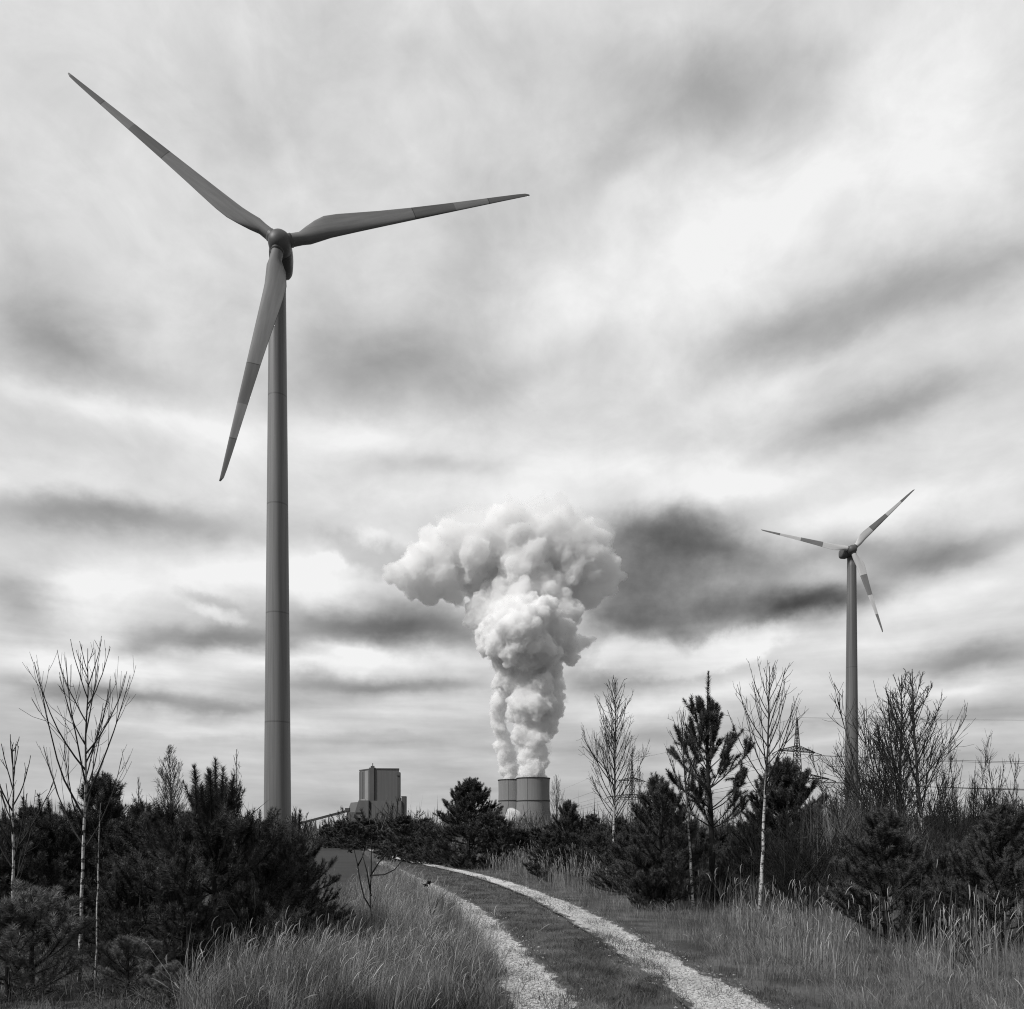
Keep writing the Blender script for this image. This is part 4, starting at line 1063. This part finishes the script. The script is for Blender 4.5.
def in_field(x, y):
    px = HX + F * x / y; py = HY + F * EYE / y
    left = np.interp(py, [842, 850, 861, 872, 890, 903], [300, 280, 270, 268, 268, 268]); right = np.interp(py, [842, 846, 853, 861, 872, 890, 903], [346, 352, 364, 371, 383, 371, 350])
    return (py < 903) & (px > left) & (px < right)


def wob(x, y): return .16 * np.sin(y * 2.3 + x) + .10 * np.sin(y * 5.1) + .07 * np.sin(y * 11 + x * 3)
def px_of(x, y): return HX + F * x / y
def clear_left(x, y): return px_of(x, y) > np.interp(HY + F * EYE / y, [845, 880, 905, 930, 960, 985, 1040], [345, 335, 322, 300, 255, 222, 175]) + 22 * np.sin(y * 5 + x * 2)
left_ok = lambda x, y: clear_left(x, y) & (x < rut_x(LL, y) - .50 + wob(x, y)) & (x > rut_x(LL, y) - 7.5) & ~in_field(x, y)
right_ok = lambda x, y: (x > rut_x(RL, y) + .46 + wob(x, y) + .35 * (y < 14)) & (x < rut_x(RL, y) + 14)
mid_ok = lambda x, y: (x > rut_x(LL, y) + .22 + wob(x, y)) & (x < rut_x(RL, y) - .28 + wob(y, x))
edge_ok = lambda x, y: (np.abs(x - rut_x(LL, y) + .36) < .2) | (np.abs(x - rut_x(RL, y) - .40) < .3 + wob(x, y)) | (np.abs(x - rut_x(RL, y) + .34) < .18 + wob(y, x)) | (np.abs(x - rut_x(LL, y) - .32) < .16 + wob(y, x))

grass('tall_dry_grass', scatter(62000, 6.6, 40, left_ok, 3), .62, 'dry_grass', .0042, .42, (.12, 0), 3, .035, .15)
grass('dark_undergrass', scatter(26000, 6.6, 40, left_ok, 4), .30, 'low_grass', .005, .5, (0, 0), 4)
grass('verge_grass', scatter(66000, 6.8, 60, right_ok, 5), .25, 'verge_grass', .0042, .5, (-.10, 0), 5, .012, .12)
grass('middle_strip_grass', scatter(36000, 7.0, 60, mid_ok, 6), .10, 'low_grass', .005, 1.0, (0, 0), 6)
grass('track_edge_grass', scatter(14000, 6.6, 45, edge_ok, 7), .12, 'low_grass', .005, .9, (0, 0), 7)
thick_ok = lambda x, y: ~clear_left(x, y) & (x > rut_x(LL, y) - 9)
grass('thicket_floor_grass', scatter(14000, 6.4, 16, thick_ok, 17), .22, 'low_grass', .005, .7, (0, 0), 17)
patch_ok = lambda x, y: right_ok(x, y) & (np.sin(x * 1.9 + y * .8) * np.sin(y * 1.1 - x * 1.3) > .15) & (x > rut_x(RL, y) + 1.0)
grass('rough_tussocks', scatter(6500, 7.0, 30, patch_ok, 18), .42, 'dry_grass', .0045, .6, (-.1, 0), 18, .03, .14)
reed_ok = lambda x, y: (x > rut_x(RL, y) + 1.5) & (x < rut_x(RL, y) + 4.5) & (y > 22)
grass('reed_grass', scatter(5000, 22, 48, reed_ok, 8), .85, 'dry_grass', .006, .16, (-.05, 0), 8, .35, .2)
reed2 = lambda x, y: (x > y * .22) & (x < y * .70) & (y > 8.6) & (y < 15) & (x > 3.3)
grass('reed_clump', scatter(2000, 8.2, 15, reed2, 9), .85, 'dry_grass', .006, .25, (.02, 0), 9, .22, .16)
far_ok = lambda x, y: (y > 40) & ~in_field(x, y) & ~((y < 70) & ((np.abs(x - rut_x(RL, y)) < 1.0) | (np.abs(x - rut_x(LL, y)) < .8)))
grass('far_grass', scatter(16000, 40, 130, far_ok, 10), .55, 'verge_grass', .006, .4, (0, 0), 10)


def slivers(name, n, seed, y0, y1, ok, h, m, wid, ang=40, power=1.0):
    """twiggy ground cover"""
    pts = scatter(n, y0, y1, ok, seed, power); rng = np.random.default_rng(seed); n = len(pts)
    d = np.hypot(pts[:, 0], pts[:, 1])
    hm = np.array([mnoise.noise((a * .35, b * .35, seed)) for a, b in pts]); h = h * np.clip(.9 + .8 * hm, .35, 1.35)
    o = np.column_stack([pts, ground_z(pts[:, 0], pts[:, 1]) + rng.random(n) ** 1.3 * h * .75])
    a = rng.random(n) * 6.28; e = np.radians(90 - np.abs(rng.normal(size=n)) * ang)
    dr = np.column_stack([np.cos(a) * np.cos(e), np.sin(a) * np.cos(e), np.sin(e)]); L = h * rng.uniform(.25, .7, n)
    sd = np.cross(dr, rng.normal(size=(n, 3))); sd /= np.linalg.norm(sd, axis=1)[:, None] + 1e-9
    w = wid * np.maximum(1, d / 20)
    V = np.stack([o - sd * w[:, None] / 2, o + sd * w[:, None] / 2, o + dr * L[:, None]], 1).reshape(-1, 3)
    b = MB(); b.add(V, None, np.arange(3 * n).reshape(-1, 3), None, np.repeat(rng.random(n), 3))
    return tag(b.build(name, M[m], attr='shade', smooth=False), kind='stuff')


br1 = lambda x, y: (x > rut_x(RL, y) + 3.0) & (y > 15)
slivers('brush_undergrowth', 60000, 21, 15, 60, br1, 1.0, 'brush', .007, 35)
br2 = lambda x, y: ~clear_left(x, y) & ~in_field(x, y)
slivers('thicket_undergrowth', 16000, 22, 6.8, 30, br2, .38, 'brush', .006, 45)
br3 = lambda x, y: (x > y * .36) & (x < y * .75)
slivers('twig_thicket', 42000, 23, 16, 34, br3, 1.7, 'pale_brush', .006, 34)
far3 = lambda x, y: (y > 75) & ~((x > -y * .32) & (x < -y * .18) & (y < 122)) 
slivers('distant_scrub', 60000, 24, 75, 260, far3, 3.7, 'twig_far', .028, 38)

# loose stones and litter on the track
def stones(name, n, seed):
    rng = np.random.default_rng(seed); y = 6.8 * (24 / 6.8) ** rng.random(n); side = rng.random(n) < .5
    x = np.where(side, rut_x(LL, y), rut_x(RL, y)) + rng.normal(size=n) * .2
    r = .006 + .016 * rng.random(n) ** 3; c = np.column_stack([x, y, np.full(n, .012)])
    O = np.array([(1, 0, 0), (0, 1, 0), (-1, 0, 0), (0, -1, 0), (0, 0, .7), (0, 0, -.7)], float)
    V = c[:, None, :] + O[None] * r[:, None, None] * rng.uniform(.6, 1.3, (n, 6, 1))
    T = np.array([(0, 1, 4), (1, 2, 4), (2, 3, 4), (3, 0, 4), (1, 0, 5), (2, 1, 5), (3, 2, 5), (0, 3, 5)])
    b = MB(); b.add(V.reshape(-1, 3), None, (np.arange(n)[:, None, None] * 6 + T[None]).reshape(-1, 3))
    return tag(b.build(name, M['stone'], smooth=False), kind='stuff')


stones('loose_gravel', 9000, 31)
